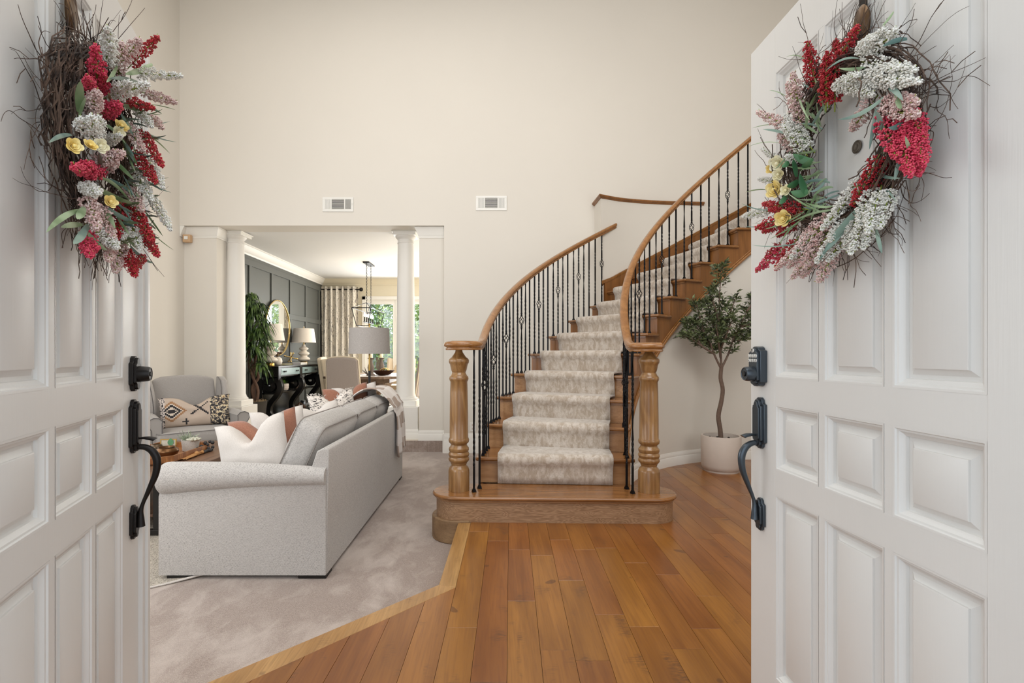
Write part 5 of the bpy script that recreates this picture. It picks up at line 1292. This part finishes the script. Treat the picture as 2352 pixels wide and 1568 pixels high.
for br in brs:
    pts = smoothp([PT(*q_) for q_ in br], 4); m.tube(pts, [max(.003, .011 * (1 - i / len(pts)) + .002) for i in range(len(pts))], 6)
    for i in range(max(2, len(pts) // 4), len(pts)):
        for k in range(3):
            tdir = (pts[i] - pts[max(i - 1, 0)]).normalized(); a = r_.uniform(0, 6.28); d = (tdir * .6 + V((cos(a), sin(a), r_.uniform(-.1, .7))) * .8).normalized()
            ln = r_.uniform(.04, .11); q0 = pts[i]; m.tube([q0, q0 + d * ln * .5, q0 + d * ln + V((0, 0, -.01))], .0015, 3)
            for t in (.35, .55, .75, .95): leafcl(q0 + d * ln * t, d, 2 if t < .6 else 3)
part('trunk', m, MAT['bark'], ot_, smooth=60)
f_ = part('foliage', lv, MAT['olive'], ot_, smooth=0); f_['kind'] = 'stuff'
# ---------------------------------------------------------------- dining room: console and its display
co = thing('console_table', 'black console table with scroll legs and pale drawer fronts along the charcoal wall', 'console table', (-3.74, 9.0, 0))
CX0, CX1, CY0, CY1 = -3.95, -3.53, 8.03, 9.93
bl = MAT['black']
part('top', M().box(CX0, CX1 + .015, CY0 - .01, CY1 + .01, .955, .98), bl, co, smooth=0, bevel=.004)
part('apron', M().box(CX0, CX1 - .012, CY0, CY1, .80, .955), bl, co, smooth=0, bevel=.003)
for y0, y1 in ((CY0 + .10, 8.93), (9.05, CY1 - .10)):
    d_ = part('drawer', M().box(CX1 - .012, CX1 + .002, y0, y1, .825, .940).box(CX1 + .002, CX1 + .006, y0 + .03, y1 - .03, .845, .925), MAT['tealp'], co, smooth=0, bevel=.003, label='pale blue-green drawer front')
    for yy in (y0 + .14, y1 - .14): part('pull', M().tube([(CX1, yy - .035, .885), (CX1 + .03, yy - .03, .885), (CX1 + .035, yy, .880), (CX1 + .03, yy + .03, .885), (CX1, yy + .035, .885)], .007, 6).ball((CX1 + .02, yy - .035, .885), .014, 8, 6).ball((CX1 + .02, yy + .035, .885), .014, 8, 6), bl, d_, smooth=60)
for y in (CY0, 8.93, CY1 - .10): part('post', M().box(CX1 - .012, CX1 + .012, y, y + .10 if y > CY0 else y + .09, .75, .955), bl, co, smooth=0, bevel=.003)
part('back_panel', M().box(CX0, CX0 + .02, CY0, CY1, .04, .80), bl, co, smooth=0)
part('end_panel', M().box(CX0, CX0 + .16, CY0 + .01, CY0 + .03, .04, .80), bl, co, smooth=0)
part('shelf', M().box(CX0, -3.60, CY0 + .05, CY1 - .05, .515, .54), bl, co, smooth=0, bevel=.004)
part('bottom_shelf', M().box(CX0, -3.53, CY0, CY1, .06, .115).box(CX0, -3.55, CY0 + .05, CY1 - .05, 0, .06), bl, co, smooth=0, bevel=.006)
def scroll_leg(y):
    pts = []
    for i in range(22):
        t = i / 21; a = R(560 - 560 * t + 60); r = .012 + .075 * t
        pts.append(V((-3.665 + r * cos(a), .66 + r * sin(a))))
    # from the scroll round the front, down to the waist and out to the foot
    pts = [V((-3.665 + (.015 + .006 * i) * cos(R(-200 - 28 * i)), .665 + (.015 + .006 * i) * sin(R(-200 - 28 * i)))) for i in range(17)]
    tail = [V((-3.575, .745)), V((-3.525, .69)), V((-3.52, .60)), V((-3.57, .50)), V((-3.65, .40)), V((-3.70, .30)), V((-3.695, .20)), V((-3.64, .13)), V((-3.56, .10)), V((-3.49, .085)), V((-3.46, .115))]
    pts = pts[:-3] + tail
    pts = smoothp([V((p.x, p.y, 0)) for p in pts], 3); rings = []
    n = len(pts)
    for i, p in enumerate(pts):
        d = (pts[min(i + 1, n - 1)] - pts[max(i - 1, 0)]).normalized(); nn = V((-d.y, d.x, 0)); t = i / n
        th = .012 + .030 * min(1, t * 2.0) * (1 - .35 * max(0, t - .6) / .4)
        w = .045
        rings.append([(p.x + nn.x * s * th, y + q_, p.y + nn.y * s * th) for s, q_ in ((-1, -w), (1, -w * .9), (1.25, -w * .55), (1, -w * .3), (1.3, 0), (1, w * .3), (1.25, w * .55), (1, w * .9), (-1, w))])
    return M().ring_loft(rings)
for y in (CY0 + .07, 9.0, CY1 - .07):
    part('scroll_leg', scroll_leg(y), bl, co, smooth=40)
    part('foot', M().box(-3.56, -3.44, y - .06, y + .06, 0, .05), bl, co, smooth=0, bevel=.006)
def gourd(x, y, lab, grp='gourd lamps on the console'):
    l = thing('table_lamp', lab, 'lamp', (x, y, .98), group=grp)
    part('base', M().lathe([(.06, .981), (.066, .985), (.066, 1.02), (.058, 1.032), (.001, 1.034)], (x, y, 0), 28), MAT['brass'], l, smooth=40, label='brass base')
    pr = smoothp([V((.05, 1.03)), V((.10, 1.05)), V((.118, 1.085)), V((.09, 1.118)), V((.058, 1.14)), V((.092, 1.168)), V((.106, 1.195)), V((.08, 1.222)), V((.048, 1.242)), V((.076, 1.268)), V((.088, 1.288)), V((.062, 1.312)), V((.034, 1.33)), V((.028, 1.37))], 4)
    part('body', M().lathe([(p.x, p.y) for p in pr], (x, y, 0), 32), MAT['ceramic'], l, smooth=80)
    part('neck', M().lathe([(.010, 1.36), (.010, 1.70), (.004, 1.705)], (x, y, 0), 12), MAT['brass'], l, smooth=40)
    part('lamp_shade', M().lathe([(.228, 1.405), (.188, 1.68), (.185, 1.68), (.225, 1.405)], (x, y, 0), 40, cap=False).lathe([(.001, 1.672), (.186, 1.674)], (x, y, 0), 40, cap=False), MAT['shade_w'], l, smooth=40)
    part('finial', M().ball((x, y, 1.712), .013, 10, 8), MAT['ceramic'], l, smooth=180)
gourd(-3.76, 8.26, 'white gourd table lamp on the console, nearer one beside the dark green plant')
gourd(-3.745, 9.68, 'white gourd table lamp on the console, farther one nearest the curtain')
mr = thing('wall_mirror', 'round gold-rimmed mirror on the charcoal panelled wall above the console', 'mirror', (-3.99, 9.02, 1.66))
def ringx(r, rt, x): return M().tube([(x, 9.02 + r * cos(2 * pi * i / 64), 1.66 + r * sin(2 * pi * i / 64)) for i in range(65)], rt, 8, cap=False)
part('rim', ringx(.50, .012, -3.955), MAT['gold'], mr, smooth=80)
m = M().lathe([(.001, 0), (.495, 0), (.497, .012), (.001, .012)], seg=64); m.v = [(-3.972 + c, 9.02 + a, 1.66 + b) for a, b, c in m.v]
part('glass', m, MAT['mirror'], mr, smooth=0)
m = M().lathe([(.04, 0), (.07, .02), (.082, .07), (.07, .12), (.04, .145), (.035, .15), (.001, .14)], (-3.77, 8.56, .981), 24)
vz = thing('dried_flower_vase', 'small cream vase of dried brown flowers between the near lamp and the books', 'vase', (-3.77, 8.56, .98))
part('vase', m, MAT['ceramic'], vz, smooth=60)
m = M(); r_ = random.Random(6)
for i in range(14):
    a = r_.uniform(0, 6.28); q_ = V((-3.77 + .06 * cos(a), 8.56 + .06 * sin(a), 1.17 + r_.uniform(0, .04))); m.tube([(-3.77, 8.56, 1.12), tuple(q_)], .003, 4); m.ball(q_, .017, 6, 5)
part('dried_flowers', m, MAT['bark_r'], vz, smooth=60)['kind'] = 'stuff'
def book(lab, y0, y1, mat, z=.98):
    b = thing('book', lab, 'book', (-3.74, (y0 + y1) / 2, z), group='books on the console')
    part('cover', M().box(-3.86, -3.60, y0, y1, z + .001, z + .005).box(-3.86, -3.60, y0, y1, z + .037, z + .042).box(-3.604, -3.60, y0, y1, z + .005, z + .037), mat, b, smooth=0)
    part('pages', M().box(-3.855, -3.606, y0 + .005, y1 - .005, z + .005, z + .037), MAT['creamp'], b, smooth=0)
book('grey hardback book lying on the console under the gold jack ornament', 8.80, 9.14, plain('grey_cloth', srgb(104, 100, 98), .7))
book('white hardback book lying on the console beside the far lamp', 9.16, 9.46, MAT['white_p'])
jk = thing('jack_ornament', 'gold jack ornament standing on the grey book', 'ornament', (-3.73, 9.03, 1.022))
c0 = V((-3.73, 9.03, 1.105)); m = M()
Aj = Matrix.Rotation(R(35), 3, 'X') @ Matrix.Rotation(R(35), 3, 'Y') @ Matrix.Rotation(R(20), 3, 'Z')
for ax in ((1, 0, 0), (0, 1, 0), (0, 0, 1)):
    d = Aj @ V(ax); m.tube([c0 - d * .11, c0 - d * .05, c0, c0 + d * .05, c0 + d * .11], [.011, .008, .014, .008, .011], 8)
    for s in (-1, 1): m.ball(c0 + d * .112 * s, .017, 10, 8)
zmin = min(p[2] for p in m.v); m.v = [(a, b, c - zmin + 1.0225) for a, b, c in m.v]
part('arms', m, MAT['gold'], jk, smooth=80)
sp_ = thing('shelf_plant', 'green plant in a ribbed grey bowl on the console shelf', 'potted plant', (-3.72, 8.62, .54))
part('pot', M().lathe([(.06, 0), (.085, .015), (.092, .045), (.096, .05), (.094, .075), (.098, .08), (.096, .105), (.092, .12), (.001, .11)], (-3.70, 8.62, .541), 24), MAT['pot'], sp_, smooth=30)
m = M(); r_ = random.Random(9)
for i in range(60):
    a = r_.uniform(0, 6.28); el = r_.uniform(.1, 1.3); ln = r_.uniform(.06, .13); b = V((-3.70, 8.62, .66)); d = V((cos(a) * cos(el), sin(a) * cos(el), sin(el))); s = d.cross(V((0, 0, 1))).normalized() * .018
    m.add([b + d * ln * .3, b + d * ln * .7 + s, b + d * ln, b + d * ln * .7 - s], [(0, 1, 2, 3)])
part('leaves', m, leafmat('bright_leaf', srgb(54, 92, 34), srgb(120, 160, 60), 30), sp_, smooth=0)['kind'] = 'stuff'
tag(mesh_obj('bottle', M().lathe([(.035, 0), (.045, .02), (.045, .10), (.03, .14), (.018, .17), (.018, .21), (.024, .215), (.001, .215)], (-3.70, 9.20, .541), 20), plain('taupe_glaze', srgb(126, 106, 90), .4), smooth=50), 'taupe ceramic bottle on the console shelf', 'vase')
tag(mesh_obj('bud_vase', M().lathe([(.035, 0), (.066, .02), (.072, .055), (.06, .09), (.035, .105), (.03, .10), (.001, .09)], (-3.68, 9.42, .541), 20), MAT['ceramic'], smooth=60), 'small round white pot at the far end of the console shelf', 'vase')
tag(mesh_obj('pewter_vase', M().lathe([(.06, 0), (.075, .03), (.078, .10), (.068, .18), (.062, .185), (.06, .17), (.001, .02)], (-3.62, 9.38, .116), 24), plain('pewter', srgb(120, 122, 126), .25, .9), smooth=60), 'silver pewter vase on the bottom shelf of the console', 'vase')
m = M(); b_ = .08; cc = V((-3.62, 9.17, .20)); vv = [cc + V(p) * b_ for p in ((1, 1, -1), (1, -1, -1), (-1, -1, -1), (-1, 1, -1), (1.1, 0, .2), (0, 1.1, .2), (-1.1, 0, .2), (0, -1.1, .2), (0, 0, 1))]
for a, b in ((0, 1), (1, 2), (2, 3), (3, 0), (0, 4), (1, 4), (0, 5), (3, 5), (1, 7), (2, 7), (2, 6), (3, 6), (4, 8), (5, 8), (6, 8), (7, 8), (4, 5), (5, 6), (6, 7), (7, 4)): m.tube([vv[a], vv[b]], .008, 4)
tag(mesh_obj('geometric_ornament', m, MAT['bark_r'], smooth=0), 'openwork geometric wooden ornament on the bottom shelf of the console', 'ornament')
# dark-leaved plant behind the left column
dp_ = thing('dracaena_plant', 'tall dracaena with drooping dark green leaves behind the left column', 'potted tree', (-3.70, 7.62, 0))
part('pot', M().lathe([(.12, 0), (.17, .44), (.18, .45), (.165, .45), (.155, .40), (.001, .40)], (-3.70, 7.62, .001), 28), plain('dark_bronze_planter', srgb(74, 70, 66), .5, .3), dp_, smooth=40)
m = M(); r_ = random.Random(3)
for i in range(160): a = r_.uniform(0, 6.28); q_ = r_.uniform(0, .16); m.tube([(-3.70 + q_ * cos(a), 7.62 + q_ * sin(a), .41), (-3.70 + q_ * cos(a) + r_.uniform(-.03, .03), 7.62 + q_ * sin(a) + r_.uniform(-.03, .03), .41 + r_.uniform(.03, .07))], .004, 3)
part('moss', m, plain('spanish_moss', srgb(150, 128, 96), .95), dp_, smooth=0)['kind'] = 'stuff'
m = M(); heads = []
for tw, pt_ in enumerate(([(-3.68, 7.60, .40), (-3.66, 7.62, .62), (-3.74, 7.60, .85), (-3.80, 7.62, 1.05), (-3.76, 7.60, 1.35), (-3.72, 7.58, 1.75)], [(-3.71, 7.64, .40), (-3.74, 7.60, .65), (-3.66, 7.64, .82), (-3.70, 7.60, 1.0), (-3.66, 7.62, 1.25), (-3.60, 7.64, 1.50)], [(-3.72, 7.62, .40), (-3.74, 7.64, .9), (-3.82, 7.60, 1.4), (-3.82, 7.6, 1.95)])):
    pp_ = smoothp([V(p) for p in pt_], 5); m.tube(pp_, [.026 - .012 * i / len(pp_) for i in range(len(pp_))], 8); heads.append(pp_)
part('trunk', m, MAT['bark_r'], dp_, smooth=60)
m = M()
for c_, n in ((V((-3.60, 7.60, 1.02)), 45), (V((-3.70, 7.5, 1.95)), 60), (V((-3.58, 7.56, 1.55)), 60), (V((-3.70, 7.5, 1.3)), 60), (V((-3.74, 7.58, 2.05)), 60), (V((-3.62, 7.60, 1.90)), 60), (V((-3.58, 7.62, 1.68)), 60), (V((-3.66, 7.56, 1.50)), 60), (V((-3.56, 7.60, 1.35)), 50), (V((-3.72, 7.58, 1.78)), 60), (V((-3.63, 7.58, 1.18)), 40), (V((-3.84, 7.6, 2.0)), 50), (V((-3.84, 7.6, 1.6)), 50)):
    for i in range(n):
        a = r_.uniform(0, 6.28); el = r_.uniform(-.2, 1.3); ln = r_.uniform(.20, .36); d = V((cos(a) * cos(el), sin(a) * cos(el), sin(el))); side = V((-sin(a), cos(a), 0)) * r_.uniform(.010, .016); pr = None
        for j in range(7):
            t = j / 6; p = c_ + d * ln * t * (1 - .25 * t) + V((0, 0, -ln * .75 * t * t)); w = sin(pi * min(.97, .08 + t * .9)) ** .7; p.x = max(p.x, -3.97)
            cur = (p - side * w, p + side * w); 
            if pr: m.add([pr[0], pr[1], cur[1], cur[0]], [(0, 1, 2, 3)])
            pr = cur
part('foliage', m, MAT['dracaena'], dp_, smooth=0)['kind'] = 'stuff'
# ---------------------------------------------------------------- curtain
def curtmat():
    q = N('branch_print_curtain'); c = q.coord('UV')
    a = q.noise(q.mapping(c, (15, 2.2, 1)), 1, 4, .6, 1.2); b = q.noise(q.mapping(c, (26, 13, 1)), 1, 3, .6, 1.2)
    k1 = q.math('LESS_THAN', q.math('ABSOLUTE', q.math('SUBTRACT', a, .5)), .014); k2 = q.math('GREATER_THAN', b, .68)
    k3 = q.math('MULTIPLY', q.math('LESS_THAN', q.math('ABSOLUTE', q.math('SUBTRACT', b, .47)), .012), q.math('GREATER_THAN', a, .56))
    k = q.math('MAXIMUM', q.math('MULTIPLY', k1, .85), q.math('MAXIMUM', q.math('MULTIPLY', k2, .6), q.math('MULTIPLY', k3, .7)))
    return q.out(q.mix(k, srgb(238, 231, 218), srgb(88, 82, 84)), .85)
cr = thing('curtain_rod', 'dark bronze curtain rod with a ball finial above the garden doors', 'curtain rod', (-3.1, 11.30, 2.66))
part('rod', M().tube([(-3.99, 11.30, 2.665), (-3.10, 11.30, 2.665)], .016, 12), MAT['bronze'], cr, smooth=60)
part('finial', M().ball((-3.055, 11.30, 2.665), .045, 14, 10).lathe([(.0, 0)], (0, 0, 0), 3) if False else M().ball((-3.055, 11.30, 2.665), .045, 14, 10), MAT['bronze'], cr, smooth=180)
part('bracket', M().box(-3.16, -3.14, 11.29, 11.429, 2.655, 2.675), MAT['bronze'], cr, smooth=0)
m = M(); nu = 96; uvs = []
for i in range(nu + 1):
    u = i / nu; x = -3.96 + .84 * u; y = 11.30 + .050 * sin(u * 2 * pi * 6.5) + .012 * sin(u * 41)
    for j in range(25):
        v = j / 24; m.v.append((x + .01 * sin(v * 5 + u * 9) * (1 - v), y * 1 + .01 * sin(v * 4 + i), .03 + 2.70 * v)); uvs.append((u * 1.6, v * 2.7))
for i in range(nu):
    for j in range(24): a = i * 25 + j; m.f.append((a, a + 25, a + 26, a + 1))
m.uv = uvs
cu_ = thing('curtain', 'cream curtain panel printed with dark branches at the left of the garden doors', 'curtain', (-3.5, 11.30, 0))
o = part('panel', m, curtmat(), cu_, smooth=180); s_ = o.modifiers.new('solid', 'SOLIDIFY'); s_.thickness = .004
for i in range(6):
    u = (i + .5) / 6.5 + .02; x = -3.96 + .84 * u
    part('grommet', M().tube([(x + .0, 11.30 + .030 * cos(2 * pi * k / 16), 2.665 + .030 * sin(2 * pi * k / 16)) for k in range(17)], .006, 6, cap=False), MAT['bronze'], cu_, smooth=60)
# ---------------------------------------------------------------- dining table and chairs
dt = thing('dining_table', 'grey-brown oak dining table with clipped corners and carved pedestal', 'dining table', (-2.50, 10.0, 0))
tp = [(-3.22, 9.25), (-3.02, 9.02), (-2.02, 9.02), (-1.80, 9.25), (-1.80, 10.75), (-2.02, 10.98), (-3.02, 10.98), (-3.22, 10.75)]
part('tabletop', M().prism(tp, .715, .76), MAT['tablew'], dt, smooth=0, bevel=.005)
part('apron', M().prism([((x + 2.51) * .72 - 2.51, (y - 10) * .8 + 10) for x, y in tp], .63, .715), MAT['tablew'], dt, smooth=0)
for y in (9.55, 10.45):
    part('pedestal', M().lathe([(.10, .10), (.12, .16), (.09, .24), (.08, .30), (.16, .38), (.30, .48), (.36, .58), (.34, .63)], (-2.51, y, 0), 8), MAT['tablew'], dt, smooth=30)
    part('foot', M().box(-3.0, -2.02, y - .07, y + .07, .0, .10), MAT['tablew'], dt, smooth=0, bevel=.02)
rn = tag(mesh_obj('table_runner', M().box(-2.70, -2.30, 9.0, 11.0, .7605, .7635), MAT['white_linen'], smooth=0), 'white runner laid along the dining table', 'table runner')
def dchair(label, x, y, rz, mat, tufted, group='upholstered dining chairs'):
    c = thing('dining_chair', label, 'chair', (x, y, 0), R(rz), group)
    lp = lambda nm, m, mt, par=c, **k: part(nm, m, mt, par, loc=True, **k)
    weld(lp('seat', softbox(.52, .50, .13, .5, (0, 0, .01)).xf(T((0, -.02, .43))), mat, smooth=180))
    def bf(u, v, s=1):
        xx = (u - .5) * (.56 + .03 * (1 - v)); top = 1.10 - .035 * (1 - cos((u - .5) * pi)) * .0 + .03 * sin(pi * u) - (.03 if (u < .04 or u > .96) else 0); z = .40 + (top - .40) * v
        yy = .21 + .10 * v
        if tufted:
            for a in range(3):
                for b in range(3):
                    du = u - (.2 + .3 * a + (.15 if b % 2 else 0)); dv = v - (.4 + .22 * b); yy += .02 * math.exp(-(du * du + dv * dv) / .0022)
        return V((xx, yy, z))
    m = M(); m.grid(bf, 20, 18); o = lp('backrest', m, mat, smooth=180); s_ = o.modifiers.new('solid', 'SOLIDIFY'); s_.thickness = .075; s_.offset = -1
    bb2 = o.modifiers.new('bevel', 'BEVEL'); bb2.width = .02; bb2.segments = 2
    if tufted:
        for a in range(3):
            for b in range(3):
                u = .2 + .3 * a + (.15 if b % 2 else 0); v = .4 + .22 * b
                if u < 1: lp('button', M().ball(bf(u, v) + V((0, -.004, 0)), .013, 8, 6), MAT['din'], smooth=180, label='dark tufting button')
        for s in (-1, 1): weld(lp('wing', softbox(.07, .20, .58, .7).xf(T((s * .285, .17, .80)) @ RXm(-8)), mat, smooth=180))
    else:
        lp('nail_trim', M().tube([bf(0, k / 12) + V((-.002, .045, 0)) for k in range(13)] + [bf(k / 12, 1) + V((0, .045, .002)) for k in range(13)] + [bf(1, 1 - k / 12) + V((.002, .045, 0)) for k in range(13)], .013, 8), MAT['cream'], smooth=60, label='cream side band')
    for sx in (-1, 1):
        for sy in (-1, 1): lp('leg', M().box(sx * .22 - .02, sx * .22 + .02, sy * .2 - .02, sy * .2 + .02, 0, .38), MAT['tablew'], smooth=0, bevel=.004)
    return c
dchair('taupe linen dining chair with its back to the living room, at the near table end', -2.50, 8.55, 174, MAT['din'], False)
dchair('cream tufted dining chair on the left side of the table, half behind the taupe chair', -3.06, 9.78, 96, MAT['cream'], True)
dchair('cream tufted dining chair at the far right of the table, its buttons showing', -2.18, 11.12, -14, MAT['cream'], True)
dchair('taupe dining chair at the right of the table, mostly hidden by the right column', -1.66, 9.32, -97, MAT['din'], False)
dchair('cream dining chair seen between the right column and the wall', -1.45, 10.35, -80, MAT['cream'], False)
for x, y, h_, lab in ((-2.38, 9.50, .34, 'grey carved wooden candlestick on the dining table, left of two'), (-2.29, 10.00, .34, 'grey carved wooden candlestick on the dining table, right of two')):
    k = thing('candlestick', lab, 'candlestick', (x, y, .764), group='candlesticks on the dining table')
    part('stem', M().lathe([(.085, 0), (.08, .02), (.045, .05), (.05, .09), (.065, .15), (.055, .20), (.032, .26), (.035, h_ - .03), (.07, h_), (.001, h_)], (x, y, .764), 8), plain('weathered_wood', srgb(122, 108, 98), .8) if 'weathered_wood' not in bpy.data.materials else bpy.data.materials['weathered_wood'], k, smooth=30)
    part('candle', M().lathe([(.035, h_), (.036, h_ + .10), (.030, h_ + .105), (.001, h_ + .10)], (x, y, .764), 16), MAT['creamp'], k, smooth=40)
db = thing('dough_bowl', 'dark carved wooden dough bowl on the dining table', 'bowl', (-2.18, 9.62, .764))
m = M().lathe([(.10, 0), (.14, .02), (.22, .09), (.235, .098), (.21, .095), (.12, .03), (.001, .03)], seg=28); m.v = [(-2.18 + a, 9.68 + b * .6, .765 + c) for a, b, c in m.v]
part('body', m, plain('dark_bowl_wood', srgb(78, 50, 36), .5), db, smooth=50)
gh = tag(mesh_obj('gold_horn', M().tube([(-2.16 + .09 * cos(R(a)), 9.66, .80 + .10 * sin(R(a))) for a in range(10, 171, 16)], .012, 8).tube([(-2.13 + .07 * cos(R(a)), 9.70, .80 + .10 * sin(R(a))) for a in range(10, 171, 16)], .012, 8), MAT['gold'], smooth=60), 'curved gold horns resting in the dark dough bowl', 'ornament')
an = thing('antler_ornament', 'grey pointed driftwood ornament left of the dough bowl', 'ornament', (-2.5, 9.5, .764))
part('tines', M().tube([(-2.38, 9.44, .775), (-2.45, 9.42, .81), (-2.53, 9.42, .88)], [.018, .014, .003], 6).tube([(-2.42, 9.43, .79), (-2.46, 9.42, .86), (-2.48, 9.42, .93)], [.012, .009, .002], 6).tube([(-2.36, 9.43, .78), (-2.38, 9.42, .85), (-2.37, 9.42, .91)], [.012, .009, .002], 6), plain('grey_driftwood', srgb(92, 82, 74), .8), an, smooth=60)
# ---------------------------------------------------------------- chandelier
ch = thing('lantern_chandelier', 'open black iron lantern chandelier with five candle bulbs over the dining table', 'chandelier', (-2.41, 9.46, 2.92))
br_ = MAT['iron']; X_ = -2.41; Yc = 9.46
part('canopy', M().box(X_ - .06, X_ + .06, Yc - .22, Yc + .22, 2.895, 2.919), br_, ch, smooth=0, bevel=.004)
def bars(pairs, r=.007):
    m = M()
    for a, b in pairs: m.tube([a, b], r, 4)
    return m
e = [V((X_ + sx * .17, Yc + sy * .56, 2.017)) for sx, sy in ((-1, -1), (1, -1), (1, 1), (-1, 1))]
b4 = [V((X_ + sx * .11, Yc + sy * .46, 1.70)) for sx, sy in ((-1, -1), (1, -1), (1, 1), (-1, 1))]
rd = [V((X_, Yc - .16, 2.15)), V((X_, Yc + .16, 2.15))]
pairs = [(e[i], e[(i + 1) % 4]) for i in range(4)] + [(b4[i], b4[(i + 1) % 4]) for i in range(4)] + [(e[i], b4[i]) for i in range(4)] + [(rd[0], rd[1]), (e[0], rd[0]), (e[1], rd[0]), (e[2], rd[1]), (e[3], rd[1])]
part('cage', bars(pairs), br_, ch, smooth=0)
part('candle_bar', M().box(X_ - .008, X_ + .008, Yc - .34, Yc + .34, 1.765, 1.78).box(X_ - .006, X_ + .006, Yc - .165, Yc - .155, 1.78, 2.15).box(X_ - .006, X_ + .006, Yc + .155, Yc + .165, 1.78, 2.15), br_, ch, smooth=0)
for i in range(5):
    y = Yc - .31 + .155 * i
    cd = part('candle_sleeve', M().lathe([(.024, 1.785), (.026, 1.79), (.012, 1.795), (.012, 1.875), (.001, 1.875)], (X_, y, 0), 12), br_, ch, smooth=40)
    part('bulb', M().lathe([(.006, 1.876), (.016, 1.895), (.0165, 1.91), (.008, 1.94), (.001, 1.955)], (X_, y, 0), 14), MAT['bulb'], cd, smooth=80)
    point('bulb_light', (X_, y, 1.92), 4.0)
for y in (Yc - .16, Yc + .16):
    m = M(); z = 2.16; i = 0
    while z < 2.90:
        a = i % 2; ring = [(X_ + (.009 * cos(2 * pi * k / 10) if a else 0), y + (0 if a else .009 * cos(2 * pi * k / 10)), z + .018 + .021 * sin(2 * pi * k / 10)) for k in range(11)]
        m.tube(ring, .0028, 4, cap=False); z += .030; i += 1
    part('chain', m, br_, ch, smooth=0)
# ---------------------------------------------------------------- garden beyond the doors
struct('ground', M().box(-12, 8, 11.6, 26, -.2, -.06), paint('patio_concrete', srgb(190, 184, 174), .9), smooth=0)
lg = leafmat('garden_leaf', srgb(92, 136, 66), srgb(190, 214, 134), 3); lb = leafmat('garden_leaf_dark', srgb(66, 108, 74), srgb(136, 172, 128), 3)
for i, (x, y, h_, r1, mt, lab) in enumerate(((-5.6, 15.5, 4.2, 1.7, lg, 'bright green garden tree far left beyond the garden doors'), (-3.9, 16.5, 4.6, 1.8, lb, 'darker green garden tree in the middle beyond the garden doors'), (-2.2, 15.0, 4.0, 1.6, lg, 'light green garden tree behind the tufted dining chair'), (-.6, 16.0, 4.4, 1.9, lb, 'dense green garden tree seen beside the right column'), (1.2, 15, 4.2, 1.7, lg, 'garden tree farthest right beyond the garden doors'))):
    t = thing('garden_tree', lab, 'tree', (x, y, -.06), group='garden trees')
    part('trunk', M().tube([(x, y, -.06), (x + .05, y, .9), (x - .05, y, 1.8), (x + .05, y, 2.6)], [.12, .10, .08, .05], 8), MAT['bark'], t, smooth=60)
    m = M(); r_ = random.Random(30 + i)
    for k in range(4200):
        a = V((r_.gauss(0, 1), r_.gauss(0, 1), r_.gauss(0, 1))).normalized() * r_.random() ** .4; p = V((x + a.x * r1, y + a.y * r1, h_ * .5 + .1 + a.z * h_ * .52)); d = V((r_.gauss(0, 1), r_.gauss(0, 1), r_.gauss(0, 1))).normalized(); s = d.orthogonal().normalized() * r_.uniform(.03, .06); d *= r_.uniform(.06, .11)
        if p.z < -.02: continue
        m.add([p, p + d * .5 + s, p + d, p + d * .5 - s], [(0, 1, 2, 3)])
    part('foliage', m, mt, t, smooth=0)['kind'] = 'stuff'
gf = thing('garden_fence', 'pale blue-grey board fence behind the garden trees', 'fence', (-2, 18.5, -.06))
for k in range(60): part('board', M().box(-10 + k * .3, -10 + k * .3 + .285, 18.5, 18.53, -.06, 1.9), plain('fence_paint', srgb(150, 164, 176), .8) if k == 0 else bpy.data.materials['fence_paint'], gf, smooth=0)
sunl = bpy.data.lights.new('sun', 'SUN'); sunl.energy = 5.0; sunl.angle = R(1.5); sunl.color = (1, .95, .85)
so_ = bpy.data.objects.new('sun', sunl); COL.objects.link(so_); so_.rotation_euler = (R(-34), 0, R(-22))
